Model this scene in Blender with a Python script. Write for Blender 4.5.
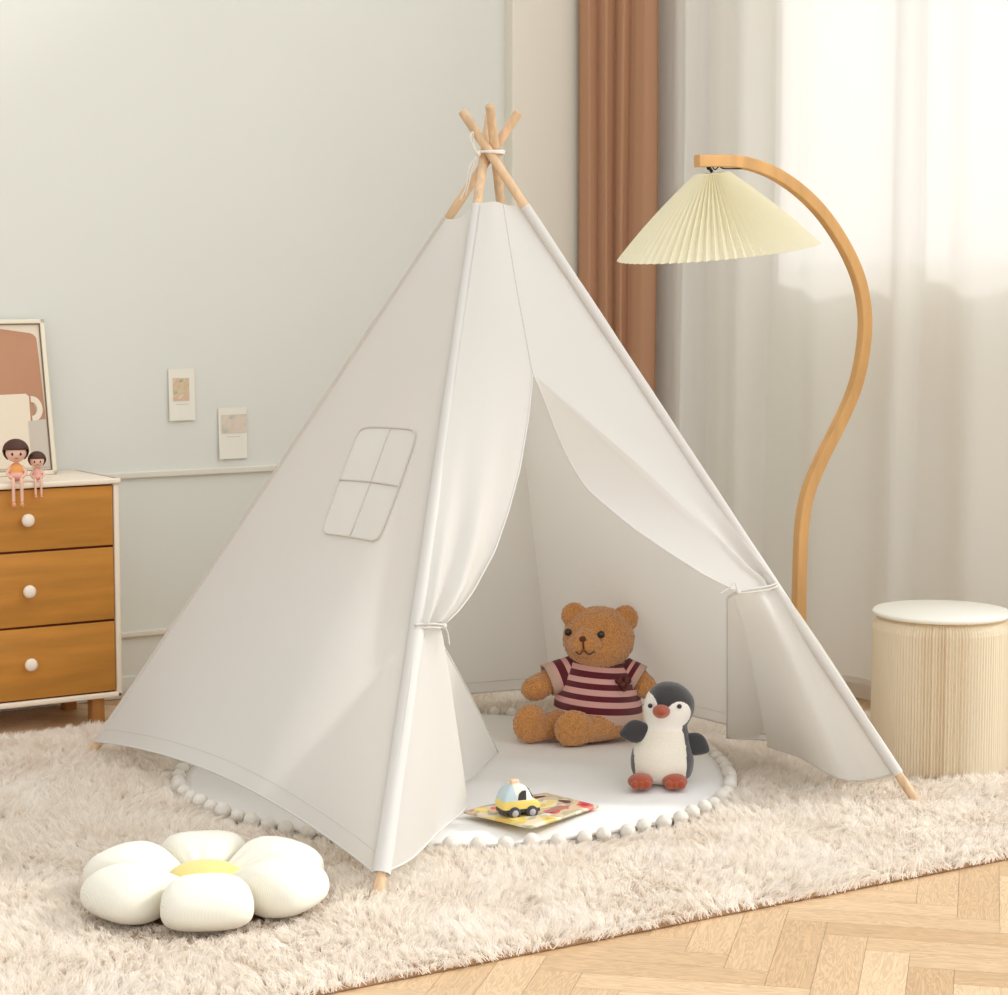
import bpy, bmesh, math, random
import numpy as np
from mathutils import Vector, Matrix
random.seed(4); rng = np.random.default_rng(7)
S = bpy.context.scene
for o in list(bpy.data.objects): bpy.data.objects.remove(o)
C = S.collection
PI = math.pi; R = math.radians

# ---------------------------------------------------------------- camera, world, sun, exposure
CAM_H = 1.12; YAW = R(32.36); PITCH = R(5.69); FPX = 2153.0
cam_d = bpy.data.cameras.new('camera'); cam = bpy.data.objects.new('camera', cam_d); C.objects.link(cam)
cam.location = (0, 0, CAM_H); cam.rotation_euler = (R(90) - PITCH, 0, -YAW)
cam_d.sensor_fit = 'HORIZONTAL'; cam_d.sensor_width = 36; cam_d.lens = 36 * FPX / 1008
cam_d.clip_start = .05
S.camera = cam
S.view_settings.view_transform = 'Standard'; S.view_settings.look = 'None'
S.view_settings.exposure = 0.0; S.view_settings.gamma = 1.0; S.view_settings.use_curve_mapping = False
w = bpy.data.worlds.new('world'); S.world = w; w.use_nodes = True
nt = w.node_tree; bg = nt.nodes['Background']
tc = nt.nodes.new('ShaderNodeTexCoord'); dot = nt.nodes.new('ShaderNodeVectorMath'); dot.operation = 'DOT_PRODUCT'
dot.inputs[1].default_value = (.80, -.50, .33)
nt.links.new(tc.outputs['Generated'], dot.inputs[0])
rp = nt.nodes.new('ShaderNodeMapRange'); rp.inputs['From Min'].default_value = -1; rp.inputs['From Max'].default_value = 1
rp.inputs['To Min'].default_value = .50; rp.inputs['To Max'].default_value = 1.85
nt.links.new(dot.outputs['Value'], rp.inputs['Value']); nt.links.new(rp.outputs[0], bg.inputs['Strength'])
sx = nt.nodes.new('ShaderNodeSeparateXYZ'); nt.links.new(tc.outputs['Generated'], sx.inputs[0])
r2 = nt.nodes.new('ShaderNodeValToRGB'); r2.color_ramp.elements[0].position = .0; r2.color_ramp.elements[1].position = .45
r2.color_ramp.elements[0].color = (1, .94, .85, 1); r2.color_ramp.elements[1].color = (1, 1, .99, 1)
ad = nt.nodes.new('ShaderNodeMath'); ad.inputs[1].default_value = .25; nt.links.new(sx.outputs['Z'], ad.inputs[0])
nt.links.new(ad.outputs[0], r2.inputs[0]); nt.links.new(r2.outputs[0], bg.inputs['Color'])
sun_d = bpy.data.lights.new('sun', 'SUN'); sun = bpy.data.objects.new('sun', sun_d); C.objects.link(sun)
sun_d.energy = 1.85; sun_d.angle = R(7); sun_d.color = (1, .965, .91)
SUN_DIR = Vector((.86, -.22, .56)).normalized()          # towards the sun
sun.rotation_euler = SUN_DIR.to_track_quat('Z', 'Y').to_euler(); sun.location = (6, 2, 4)
S.cycles.use_denoising = True; S.cycles.max_bounces = 16; S.cycles.diffuse_bounces = 12; S.cycles.transmission_bounces = 12; S.cycles.transparent_max_bounces = 16

# ---------------------------------------------------------------- geometry of the place seen from the tripod
CY, SY = math.cos(YAW), math.sin(YAW)
RIGHT = Vector((CY, -SY, 0)); FWD = Vector((SY, CY, 0))
def ray(u, v):
    a = (u - 504) / FPX; b = (497.5 - v) / FPX
    f = math.cos(PITCH) + b * math.sin(PITCH); z = -math.sin(PITCH) + b * math.cos(PITCH)
    return RIGHT * a + FWD * f + Vector((0, 0, z))
EYE = Vector((0, 0, CAM_H))
def onz(u, v, z): d = ray(u, v); return EYE + d * ((z - CAM_H) / d.z)
def onx(u, v, x): d = ray(u, v); return EYE + d * (x / d.x)
def ony(u, v, y): d = ray(u, v); return EYE + d * (y / d.y)
def onp(u, v, a, n): d = ray(u, v); return EYE + d * ((a - EYE).dot(n) / d.dot(n))

# ---------------------------------------------------------------- materials
def mat(name, col, rough=.6, metal=0, spec=.3, sheen=0, noise=None, bump=None, coords='Object', subsurf=0):
    """noise = (scale, amount, (stretch xyz)); bump = (kind, scale, strength, stretch)"""
    m = bpy.data.materials.new(name); m.use_nodes = True; t = m.node_tree; N = t.nodes; L = t.links
    b = N['Principled BSDF']; b.inputs['Base Color'].default_value = (*col, 1); b.inputs['Roughness'].default_value = rough
    b.inputs['Metallic'].default_value = metal; b.inputs['Specular IOR Level'].default_value = spec
    if sheen: b.inputs['Sheen Weight'].default_value = sheen
    tcn = N.new('ShaderNodeTexCoord')
    def tex(kind, scale, stretch):
        mp = N.new('ShaderNodeMapping'); mp.inputs['Scale'].default_value = stretch
        L.new(tcn.outputs[coords], mp.inputs['Vector'])
        if kind == 'voronoi': x = N.new('ShaderNodeTexVoronoi'); x.inputs['Scale'].default_value = scale; out = x.outputs['Distance']
        elif kind == 'wave': x = N.new('ShaderNodeTexWave'); x.inputs['Scale'].default_value = scale; out = x.outputs['Fac']
        else: x = N.new('ShaderNodeTexNoise'); x.inputs['Scale'].default_value = scale; x.inputs['Detail'].default_value = 4; out = x.outputs['Fac']
        L.new(mp.outputs[0], x.inputs['Vector']); return out
    if noise:
        sc, amt, st = noise
        f = tex('noise', sc, st); cr = N.new('ShaderNodeValToRGB')
        cr.color_ramp.elements[0].position = .3; cr.color_ramp.elements[1].position = .7
        cr.color_ramp.elements[0].color = (*[c * (1 - amt) for c in col], 1)
        cr.color_ramp.elements[1].color = (*[min(1, c * (1 + amt)) for c in col], 1)
        L.new(f, cr.inputs[0]); L.new(cr.outputs[0], b.inputs['Base Color'])
    if bump:
        k, sc, st, stretch = bump
        f = tex(k, sc, stretch); bp = N.new('ShaderNodeBump'); bp.inputs['Strength'].default_value = st; bp.inputs['Distance'].default_value = .004
        L.new(f, bp.inputs['Height']); L.new(bp.outputs[0], b.inputs['Normal'])
    return m
def cloth(name, col, trans=.35, clear=0.0, bumpscale=400, tint=None, bumpst=.15):
    m = bpy.data.materials.new(name); m.use_nodes = True; t = m.node_tree; N = t.nodes; L = t.links
    N.remove(N['Principled BSDF']); out = N['Material Output']
    d = N.new('ShaderNodeBsdfDiffuse'); d.inputs[0].default_value = (*col, 1)
    tr = N.new('ShaderNodeBsdfTranslucent'); tr.inputs[0].default_value = (*(tint or col), 1)
    mx = N.new('ShaderNodeMixShader'); mx.inputs[0].default_value = trans
    L.new(d.outputs[0], mx.inputs[1]); L.new(tr.outputs[0], mx.inputs[2]); last = mx
    tcn = N.new('ShaderNodeTexCoord'); nz = N.new('ShaderNodeTexNoise'); nz.inputs['Scale'].default_value = bumpscale
    bp = N.new('ShaderNodeBump'); bp.inputs['Strength'].default_value = bumpst; bp.inputs['Distance'].default_value = .001
    L.new(tcn.outputs['Object'], nz.inputs['Vector']); L.new(nz.outputs['Fac'], bp.inputs['Height']); L.new(bp.outputs[0], d.inputs['Normal'])
    if clear:
        tp = N.new('ShaderNodeBsdfTransparent'); m2 = N.new('ShaderNodeMixShader'); m2.inputs[0].default_value = clear
        L.new(mx.outputs[0], m2.inputs[1]); L.new(tp.outputs[0], m2.inputs[2]); last = m2
    L.new(last.outputs[0], out.inputs['Surface']); return m
ONE = (1, 1, 1)
M = dict(
    wall=mat('wall_paint', (.69, .695, .643), .75, noise=(1.2, .015, ONE)),
    trim=mat('trim_paint', (.70, .66, .58), .5),
    pilaster=mat('pilaster_paint', (.74, .70, .61), .7),
    sill=mat('sill_paint', (.86, .83, .76), .6),
    canvas=cloth('tent_canvas', (.765, .75, .72), .44, tint=(.93, .92, .89)),
    canvas_trim=cloth('tent_canvas_seam', (.76, .745, .715), .20),
    seam=cloth('tent_stitching', (.68, .64, .58), .1),
    patch=cloth('tent_window_patch', (.80, .785, .74), .15),
    cord=mat('cotton_cord', (.80, .76, .69), .8, bump=('noise', 600, .3, ONE)),
    pine=mat('pine_pole', (.66, .46, .285), .55, noise=(9, .16, (8, 8, .8))),
    sheer=cloth('sheer_voile', (.95, .935, .89), .36, clear=.08, bumpscale=250, tint=(.9, .9, .9)),
    brown=cloth('brown_curtain', (.50, .28, .17), .08, bumpscale=300),
    oak=mat('lamp_oak', (.68, .39, .155), .42, noise=(5, .12, (6, 6, 1))),
    shade=cloth('pleated_shade', (.95, .93, .81), .42, tint=(.97, .94, .80)),
    black=mat('black_metal', (.03, .028, .025), .4, metal=.6),
    kraft=cloth('folded_paper', (.84, .74, .56), .22, tint=(.85, .68, .45)),
    felt=mat('stool_felt', (.86, .83, .74), .8, bump=('noise', 500, .1, ONE)),
    drawer=mat('drawer_wood', (.50, .215, .036), .42, noise=(3.5, .16, (1, 3, 9)), bump=('noise', 8, .05, (1, 3, 14))),
    cream=mat('dresser_cream', (.85, .745, .61), .45),
    legwood=mat('leg_wood', (.42, .19, .055), .5, noise=(6, .15, (5, 5, 1))),
    knob=mat('knob_white', (.88, .77, .65), .35),
    gap=mat('drawer_gap', (.16, .04, .015), .8),
    rugbase=mat('rug_backing', (.36, .22, .12), .9),
    mat_=mat('quilt_cotton', (.80, .79, .77), .85, bump=('noise', 90, .2, ONE)),
    pom=mat('pompom_wool', (.80, .755, .68), .9, sheen=.4, bump=('noise', 700, .6, ONE)),
    cord_cush=mat('corduroy_cream', (.83, .80, .69), .85, sheen=.3, bump=('wave', 150, .2, (1, .3, 0))),
    yellow_cush=mat('plush_yellow', (.76, .62, .20), .85, sheen=.3, bump=('noise', 300, .4, ONE)),
    fur=mat('bear_plush', (.62, .275, .08), .9, sheen=.5, noise=(300, .38, ONE), bump=('noise', 330, 1.0, ONE)),
    pink=mat('knit_pink', (.90, .50, .46), .85, sheen=.2, bump=('wave', 130, .6, (1, 1, 0))),
    maroon=mat('knit_maroon', (.15, .010, .022), .85, sheen=.2, bump=('wave', 130, .6, (1, 1, 0))),
    knitcream=mat('knit_cream', (.84, .57, .46), .85, sheen=.2, bump=('wave', 130, .7, (1, 1, 0))),
    gloss=mat('black_gloss', (.012, .008, .008), .15, spec=.6),
    nose=mat('nose_brown', (.10, .02, .012), .4),
    stitch=mat('stitch_brown', (.17, .05, .02), .7),
    penblack=mat('plush_charcoal', (.035, .033, .036), .85, sheen=.5, bump=('noise', 500, .6, ONE)),
    penwhite=mat('plush_ivory', (.82, .765, .65), .9, sheen=.4, bump=('noise', 450, .7, ONE)),
    penface=mat('plush_white', (.84, .80, .74), .9, sheen=.4, bump=('noise', 450, .5, ONE)),
    orange=mat('plush_rust', (.36, .062, .02), .85, sheen=.4, bump=('noise', 500, .5, ONE)),
    car_yellow=mat('toy_yellow', (.80, .62, .16), .3, spec=.5),
    car_blue=mat('toy_blue', (.50, .62, .68), .3, spec=.5),
    car_white=mat('toy_white', (.80, .78, .68), .3, spec=.5),
    car_dark=mat('toy_dark', (.05, .045, .04), .35),
    car_wheel=mat('toy_rubber', (.06, .055, .06), .7),
    car_hub=mat('toy_hub', (.42, .40, .42), .4),
    car_peach=mat('toy_peach', (.80, .58, .40), .4),
    frame=mat('frame_ash', (.80, .72, .58), .5),
    frame_in=mat('frame_shadow_gap', (.20, .16, .12), .6),
    art_cream=mat('print_cream', (.78, .68, .54), .8),
    art_brown=mat('print_terracotta', (.48, .25, .15), .8, noise=(8, .04, ONE)),
    art_sand=mat('print_sand', (.66, .52, .38), .8),
    art_grey=mat('print_grey', (.56, .50, .42), .8),
    card=mat('card_paper', (.78, .75, .66), .8),
    hair=mat('doll_hair', (.075, .028, .018), .35),
    skin=mat('doll_skin', (.80, .50, .38), .4),
    dollorange=mat('doll_orange', (.80, .36, .12), .5),
    dollpink=mat('doll_pink', (.78, .42, .34), .5),
    shoe=mat('doll_shoe', (.72, .33, .16), .4),
    rail_white=mat('window_frame_paint', (.80, .80, .78), .4),
)
def multi(name, cols, scale, rough=.7):
    """patchy printed paper: voronoi cells coloured through a ramp"""
    m = bpy.data.materials.new(name); m.use_nodes = True; t = m.node_tree; N = t.nodes; L = t.links
    b = N['Principled BSDF']; b.inputs['Roughness'].default_value = rough
    tcn = N.new('ShaderNodeTexCoord'); nz = N.new('ShaderNodeTexNoise'); nz.inputs['Scale'].default_value = scale; nz.inputs['Detail'].default_value = 2
    cr = N.new('ShaderNodeValToRGB'); cr.color_ramp.interpolation = 'CONSTANT' if len(cols) > 4 else 'LINEAR'
    while len(cr.color_ramp.elements) < len(cols): cr.color_ramp.elements.new(.5)
    for i, c in enumerate(cols):
        cr.color_ramp.elements[i].position = .3 + .4 * i / max(1, len(cols) - 1); cr.color_ramp.elements[i].color = (*c, 1)
    L.new(tcn.outputs['Object'], nz.inputs['Vector']); L.new(nz.outputs['Fac'], cr.inputs[0]); L.new(cr.outputs[0], b.inputs['Base Color'])
    return m
M['book'] = multi('book_print', [(.66, .42, .10), (.72, .58, .20), (.76, .64, .46), (.45, .42, .26), (.70, .52, .36), (.66, .14, .12), (.55, .03, .07)], 13, .35)
M['photo_a'] = multi('card_photo_leaves', [(.28, .25, .14), (.62, .54, .34), (.62, .42, .30), (.75, .68, .55)], 38)
M['photo_b'] = multi('card_photo_meadow', [(.42, .42, .38), (.62, .56, .46), (.70, .58, .48), (.62, .60, .50)], 32)
# glass
g = bpy.data.materials.new('window_glass'); g.use_nodes = True
gN = g.node_tree.nodes; gN.remove(gN['Principled BSDF'])
g1 = gN.new('ShaderNodeBsdfTransparent'); g2 = gN.new('ShaderNodeBsdfGlossy'); g2.inputs['Roughness'].default_value = .02
g3 = gN.new('ShaderNodeMixShader'); g3.inputs[0].default_value = .05
g.node_tree.links.new(g1.outputs[0], g3.inputs[1]); g.node_tree.links.new(g2.outputs[0], g3.inputs[2]); g.node_tree.links.new(g3.outputs[0], gN['Material Output'].inputs[0])
M['glass'] = g
# oak parquet: colour comes from a per-plank attribute plus grain along each plank's own UV
m = bpy.data.materials.new('oak_parquet'); m.use_nodes = True; t = m.node_tree; N = t.nodes; L = t.links; b = N['Principled BSDF']
b.inputs['Roughness'].default_value = .38; b.inputs['Specular IOR Level'].default_value = .35
uvn = N.new('ShaderNodeUVMap'); uvn.uv_map = 'UVMap'; at_ = N.new('ShaderNodeAttribute'); at_.attribute_name = 'tone'
mp = N.new('ShaderNodeMapping'); mp.inputs['Scale'].default_value = (2.2, 20, 1)
nz = N.new('ShaderNodeTexNoise'); nz.inputs['Scale'].default_value = 3.0; nz.inputs['Detail'].default_value = 2; nz.inputs['Distortion'].default_value = .8
wv = N.new('ShaderNodeMath'); wv.operation = 'MULTIPLY'; wv.inputs[1].default_value = 60
sn = N.new('ShaderNodeMath'); sn.operation = 'SINE'
L.new(uvn.outputs[0], mp.inputs[0]); L.new(mp.outputs[0], nz.inputs['Vector']); L.new(nz.outputs['Fac'], wv.inputs[0]); L.new(wv.outputs[0], sn.inputs[0])
cr = N.new('ShaderNodeValToRGB'); cr.color_ramp.elements[0].color = (.58, .385, .215, 1); cr.color_ramp.elements[1].color = (.78, .57, .36, 1)
L.new(at_.outputs['Fac'], cr.inputs[0])
mr = N.new('ShaderNodeMapRange'); mr.inputs['From Min'].default_value = -1; mr.inputs['To Min'].default_value = .80; mr.inputs['To Max'].default_value = 1.03
L.new(sn.outputs[0], mr.inputs[0])
mu = N.new('ShaderNodeVectorMath'); mu.operation = 'SCALE'; L.new(cr.outputs[0], mu.inputs[0]); L.new(mr.outputs[0], mu.inputs['Scale'])
L.new(mu.outputs[0], b.inputs['Base Color']); M['parquet'] = m; M['joint'] = mat('parquet_joint', (.46, .28, .14), .7)
# rug pile: ivory wool, small differences from tuft to tuft
m = bpy.data.materials.new('rug_wool'); m.use_nodes = True; t = m.node_tree; N = t.nodes; L = t.links
N.remove(N['Principled BSDF']); d = N.new('ShaderNodeBsdfDiffuse'); tr = N.new('ShaderNodeBsdfTranslucent'); mx = N.new('ShaderNodeMixShader'); mx.inputs[0].default_value = .50
at_ = N.new('ShaderNodeAttribute'); at_.attribute_name = 'tone'; cr = N.new('ShaderNodeValToRGB')
cr.color_ramp.elements[0].color = (.91, .85, .77, 1); cr.color_ramp.elements[1].color = (.98, .955, .91, 1)
L.new(at_.outputs['Fac'], cr.inputs[0]); L.new(cr.outputs[0], d.inputs[0]); L.new(cr.outputs[0], tr.inputs[0])
L.new(d.outputs[0], mx.inputs[1]); L.new(tr.outputs[0], mx.inputs[2]); L.new(mx.outputs[0], N['Material Output'].inputs[0]); M['wool'] = m

# ---------------------------------------------------------------- mesh helpers
def thing(name, label, cat, loc=(0, 0, 0), rz=0, group=None, rot=None):
    o = bpy.data.objects.new(name, None); C.objects.link(o); o.location = loc; o.rotation_euler = rot or (0, 0, rz)
    o.empty_display_size = .05
    return tag(o, label, cat, group)
def tag(o, label, cat, group=None, kind=None):
    o['label'] = label; o['category'] = cat
    if group: o['group'] = group
    if kind: o['kind'] = kind
    return o
def obj(name, bm, mats, parent=None, smooth=True, recalc=True):
    if recalc: bmesh.ops.recalc_face_normals(bm, faces=bm.faces)
    me = bpy.data.meshes.new(name); bm.to_mesh(me); bm.free()
    for k in (mats if isinstance(mats, (list, tuple)) else [mats]): me.materials.append(M[k])
    if smooth: me.polygons.foreach_set('use_smooth', [True] * len(me.polygons))
    o = bpy.data.objects.new(name, me); C.objects.link(o)
    if parent: o.parent = parent
    return o
def struct(name, bm, m, parent=None, smooth=False):
    o = obj(name, bm, m, parent, smooth)
    if not parent: o['kind'] = 'structure'
    return o
def NB(): return bmesh.new()
def box(bm, a, b, bevel=0, seg=2, mi=0):
    a = Vector(a); b = Vector(b); c = (a + b) / 2; s = b - a
    r = bmesh.ops.create_cube(bm, size=1, matrix=Matrix.Translation(c) @ Matrix.Diagonal((abs(s.x), abs(s.y), abs(s.z), 1)))
    vs = r['verts']; fs = {f for v in vs for f in v.link_faces}
    for f in fs: f.material_index = mi
    if bevel:
        es = list({e for v in vs for e in v.link_edges})
        bmesh.ops.bevel(bm, geom=es, offset=bevel, segments=seg, profile=.6, affect='EDGES', clamp_overlap=True)
    return bm
def ell(bm, c, r, seg=24, rings=16, rot=None, mi=0):
    mt = Matrix.Translation(Vector(c)) @ (rot.to_4x4() if rot else Matrix()) @ Matrix.Diagonal((*r, 1))
    q = bmesh.ops.create_uvsphere(bm, u_segments=seg, v_segments=rings, radius=1, matrix=mt)
    for f in {f for v in q['verts'] for f in v.link_faces}: f.material_index = mi
    return bm
def frames(pts, up=None):
    out = []; n = len(pts)
    prev = None
    for i in range(n):
        t = (pts[min(i + 1, n - 1)] - pts[max(i - 1, 0)]).normalized()
        if up is not None: a = up.cross(t).normalized() if up.cross(t).length > 1e-6 else Vector((1, 0, 0))
        elif prev is None: a = t.orthogonal().normalized()
        else: a = (prev - t * prev.dot(t)).normalized()
        prev = a; out.append((a, t.cross(a).normalized()))
    return out
def sweep(bm, pts, prof, up=None, caps=True, mi=0, scale=None):
    """prof: list of (a,b) offsets; scale: per-point factor"""
    pts = [Vector(p) for p in pts]; fr = frames(pts, up); rows = []
    for i, (p, (a, b_)) in enumerate(zip(pts, fr)):
        s = scale[i] if scale else 1
        rows.append([bm.verts.new(p + a * x * s + b_ * y * s) for x, y in prof])
    n = len(prof)
    for i in range(len(rows) - 1):
        for j in range(n):
            f = bm.faces.new((rows[i][j], rows[i][(j + 1) % n], rows[i + 1][(j + 1) % n], rows[i + 1][j])); f.material_index = mi
    if caps:
        for r_ in (rows[0], rows[-1]): f = bm.faces.new(r_); f.material_index = mi
    return bm
def circ(r, n=12): return [(r * math.cos(2 * PI * k / n), r * math.sin(2 * PI * k / n)) for k in range(n)]
def tube(bm, pts, r, n=12, caps=True, mi=0):
    if isinstance(r, (list, tuple)): return sweep(bm, pts, circ(1, n), caps=caps, mi=mi, scale=list(r))
    return sweep(bm, pts, circ(r, n), caps=caps, mi=mi)
def lathe(bm, prof, n=48, c=(0, 0, 0), rad=None, mi=None, closed=False):
    """prof (r,z); rad(k, i)->radius factor; mi: per-ring material list"""
    c = Vector(c); rows = []
    for i, (r_, z) in enumerate(prof):
        if r_ < 1e-6: rows.append([bm.verts.new(c + Vector((0, 0, z)))]); continue
        rows.append([bm.verts.new(c + Vector((r_ * (rad(k, i) if rad else 1) * math.cos(2 * PI * k / n), r_ * (rad(k, i) if rad else 1) * math.sin(2 * PI * k / n), z))) for k in range(n)])
    for i in range(len(rows) - 1):
        A, B = rows[i], rows[i + 1]
        for k in range(n):
            q = [A[k % len(A)], A[(k + 1) % len(A)], B[(k + 1) % len(B)], B[k % len(B)]]
            q = [v for j, v in enumerate(q) if v not in q[:j]]
            if len(q) > 2: f = bm.faces.new(q); f.material_index = mi[i] if mi else 0
    return bm
def grid(bm, rows, mi=0):
    """rows: list of lists of points"""
    vs = [[bm.verts.new(p) for p in r_] for r_ in rows]
    for i in range(len(vs) - 1):
        for j in range(len(vs[0]) - 1):
            f = bm.faces.new((vs[i][j], vs[i][j + 1], vs[i + 1][j + 1], vs[i + 1][j])); f.material_index = mi
    return bm
def interp(x, xs, ys):
    if x <= xs[0]: return ys[0]
    for i in range(len(xs) - 1):
        if x <= xs[i + 1]:
            t = (x - xs[i]) / (xs[i + 1] - xs[i]); return ys[i] * (1 - t) + ys[i + 1] * t
    return ys[-1]
def catmull(pts, n=8):
    pts = [Vector(p) for p in pts]; P = [pts[0] * 2 - pts[1]] + pts + [pts[-1] * 2 - pts[-2]]; out = []
    for i in range(1, len(P) - 2):
        for k in range(n):
            t = k / n; a, b_, c_, d_ = P[i - 1], P[i], P[i + 1], P[i + 2]
            out.append(.5 * ((2 * b_) + (c_ - a) * t + (2 * a - 5 * b_ + 4 * c_ - d_) * t * t + (3 * b_ - a - 3 * c_ + d_) * t ** 3))
    out.append(pts[-1]); return out
def smoothstep(a, b, x): t = min(1, max(0, (x - a) / (b - a))); return t * t * (3 - 2 * t)

# ---------------------------------------------------------------- the setting
WY = 5.41      # back wall plane
WX = 3.90      # window wall plane
bm = NB(); box(bm, (-1.0, WY, -.02), (WX + .12, WY + .12, 3.0)); struct('wall_back', bm, 'wall')
# window wall with an opening
SILL, HEAD, WO0, WO1 = 1.135, 2.5, 3.50, 4.68
bm = NB()
box(bm, (WX, WO0 - .16, -.02), (WX + .14, WY, SILL)); box(bm, (WX, WO1, SILL), (WX + .14, WY, 3.0))
box(bm, (WX, WO0 - .16, HEAD), (WX + .14, WO1, 3.0)); box(bm, (WX, WO0 - .16, SILL), (WX + .14, WO0, HEAD))
struct('wall_right', bm, 'sill')
bm = NB()
for y in (WO0, WO1 - .04): box(bm, (WX + .04, y, SILL), (WX + .09, y + .04, HEAD), .004)
for z in (SILL, HEAD - .04): box(bm, (WX + .04, WO0, z), (WX + .09, WO1, z + .04), .004)
box(bm, (WX + .045, 4.06, SILL), (WX + .085, 4.10, HEAD), .004)
wf = struct('window_1', bm, 'rail_white')
bm = NB(); box(bm, (WX + .062, WO0 + .04, SILL + .04), (WX + .066, WO1 - .04, HEAD - .04)); obj('window_pane', bm, 'glass', wf, False)
# floor with herringbone oak blocks at 45 degrees
bm = NB(); uvl = bm.loops.layers.uv.new('UVMap'); tone = bm.verts.layers.float.new('tone')
PW, PL_ = .074, .37; k5 = 5; ROT = Matrix.Rotation(R(45), 3, 'Z'); gap = .00035
def plank(ax, ay, horiz):
    x0, y0 = ax * PW, ay * PW; x1, y1 = (x0 + PL_, y0 + PW) if horiz else (x0 + PW, y0 + PL_)
    cpt = ROT @ Vector(((x0 + x1) / 2, (y0 + y1) / 2, 0)) + Vector((2.2, 3.5, 0))
    if not (-.9 < cpt.x < WX + .05 and .8 < cpt.y < WY): return
    tn = min(1, max(0, random.gauss(.48, .34))); ou, ov = random.random() * 9, random.random() * 9
    q = [(x0 + gap, y0 + gap), (x1 - gap, y0 + gap), (x1 - gap, y1 - gap), (x0 + gap, y1 - gap)]
    vs = []
    for p in q:
        v = bm.verts.new(ROT @ Vector((*p, 0)) + Vector((2.2, 3.5, 0))); v[tone] = tn; vs.append(v)
    f = bm.faces.new(vs)
    for lp, p in zip(f.loops, q):
        a, b_ = (p[0] - x0, p[1] - y0) if horiz else (p[1] - y0, p[0] - x0)
        lp[uvl].uv = (a + ou, b_ + ov)
for i in range(-85, 86):
    for j in range(-85, 86):
        # classic herringbone: block starts repeat every 2k along the diagonal
        if (i - j) % (2 * k5) == 0: plank(i, j, True)
        if (i - j) % (2 * k5) == 2 * k5 - 1 + 0: plank(i, j, False)
bm.normal_update()
for f in bm.faces:
    if f.normal.z < 0: f.normal_flip()
box(bm, (-1.0, .7, -.06), (WX, WY, -.0012)); 
for f in bm.faces:
    if f.calc_center_median().z < -.001: f.material_index = 1
me_f = obj('floor', bm, ['parquet', 'joint'], None, False, recalc=False); me_f['kind'] = 'structure'
# trims on the back wall
def rail(name, z, h, x0, x1, d=.012):
    bm = NB(); box(bm, (x0, WY - d, z - h / 2), (x1, WY + .002, z + h / 2), .004, 3); return struct(name, bm, 'trim', smooth=True)
rail('trim_1', .606, .018, -.9, 3.43); rail('trim_2', .174, .016, -.9, 3.43)
bm = NB(); box(bm, (-.9, WY - .006, .0), (3.43, WY + .002, .06), .003); struct('baseboard_back', bm, 'wall', smooth=True)
bm = NB(); box(bm, (3.43, WY - .045, 0), (WX + .01, WY + .01, 3.0), .006, 3); struct('trim_3', bm, 'pilaster', smooth=True)
bm = NB(); box(bm, (WX - .014, 3.36, 0), (WX + .002, WY - .045, .085), .004); struct('baseboard_right', bm, 'sill', smooth=True)

# ---------------------------------------------------------------- curtains
def crease(y):     # plan depth of the voile at wall coordinate y
    k = [(3.0, 0), (3.35, .028), (3.55, -.02), (3.72, .03), (3.86, -.012), (4.02, .034), (4.105, .034), (4.125, -.012), (4.26, .012), (4.42, -.022), (4.56, .02), (4.70, .035), (4.735, -.03), (4.86, .0), (4.97, .028), (4.992, -.03), (5.06, .0), (5.14, .02), (5.24, .01)]
    for i in range(len(k) - 1):
        if y <= k[i + 1][0]: t = (y - k[i][0]) / (k[i + 1][0] - k[i][0]); t = t * t * (3 - 2 * t); return k[i][1] * (1 - t) + k[i + 1][1] * t
    return k[-1][1]
bm = NB(); ys = [3.46 + i * .008 for i in range(223)]; zs = [.06 + i * (2.55 - .06) / 30 for i in range(31)]
grid(bm, [[Vector((3.812 + 1.3 * crease(y) * (1 + .12 * math.sin(z * 2.3 + y * 9)), y + .004 * math.sin(z * 3 + y * 20), z)) for y in ys] for z in zs])
sc = thing('sheer_curtain', 'white sheer floor-length curtain over the bright window, behind the arc lamp', 'curtain', (3.82, 4.1, .0))
o = obj('curtain_panel', bm, 'sheer', sc); o.location = -Vector(sc.location)
bm = NB(); grid(bm, [[Vector((3.809 + 1.3 * crease(y), y, z)) for y in ys] for z in (.06, .075)]); o = obj('hem', bm, 'seam', sc); o.location = -Vector(sc.location)
bm = NB(); tube(bm, [(3.83, 3.42, 2.57), (3.83, 5.30, 2.57)], .012)
tag(obj('curtain_rod', bm, 'rail_white'), 'white curtain rod above the window, out of the picture', 'rod')
# brown curtain gathered in the corner: pleats bulging into the room
bt = thing('brown_curtain', 'brown drape gathered in the corner, left of the white sheer', 'curtain', (3.74, 5.24, 0))
pl = [(3.648, 5.345), (3.688, 5.30), (3.725, 5.262), (3.745, 5.222), (3.782, 5.140)]
bm = NB(); plan = []
for i in range(len(pl) - 1):
    a = Vector((*pl[i], 0)); b_ = Vector((*pl[i + 1], 0)); mid = (a + b_) / 2; d = (b_ - a); nrm = Vector((-SY, -CY, 0))
    for k in range(14):
        t = k / 14; plan.append(a + d * (t + .10 * math.sin(2 * PI * t)) + nrm * (.038 * math.sin(PI * t) ** .7))
plan.append(Vector((*pl[-1], 0))); plan += [Vector((pl[-1][0] + .012, pl[-1][1] + .03, 0)), Vector((pl[-1][0] + .008, pl[-1][1] + .09, 0))]
grid(bm, [[p + Vector((.004 * math.sin(z * 1.7 + j * .1), .003 * math.sin(z * 2.3 + j * .13), z)) for j, p in enumerate(plan)] for z in [.05 + .125 * i for i in range(21)]])
o = obj('curtain_panel', bm, 'brown', bt); o.location = -Vector(bt.location)
md = o.modifiers.new('thick', 'SOLIDIFY'); md.thickness = .002

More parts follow.
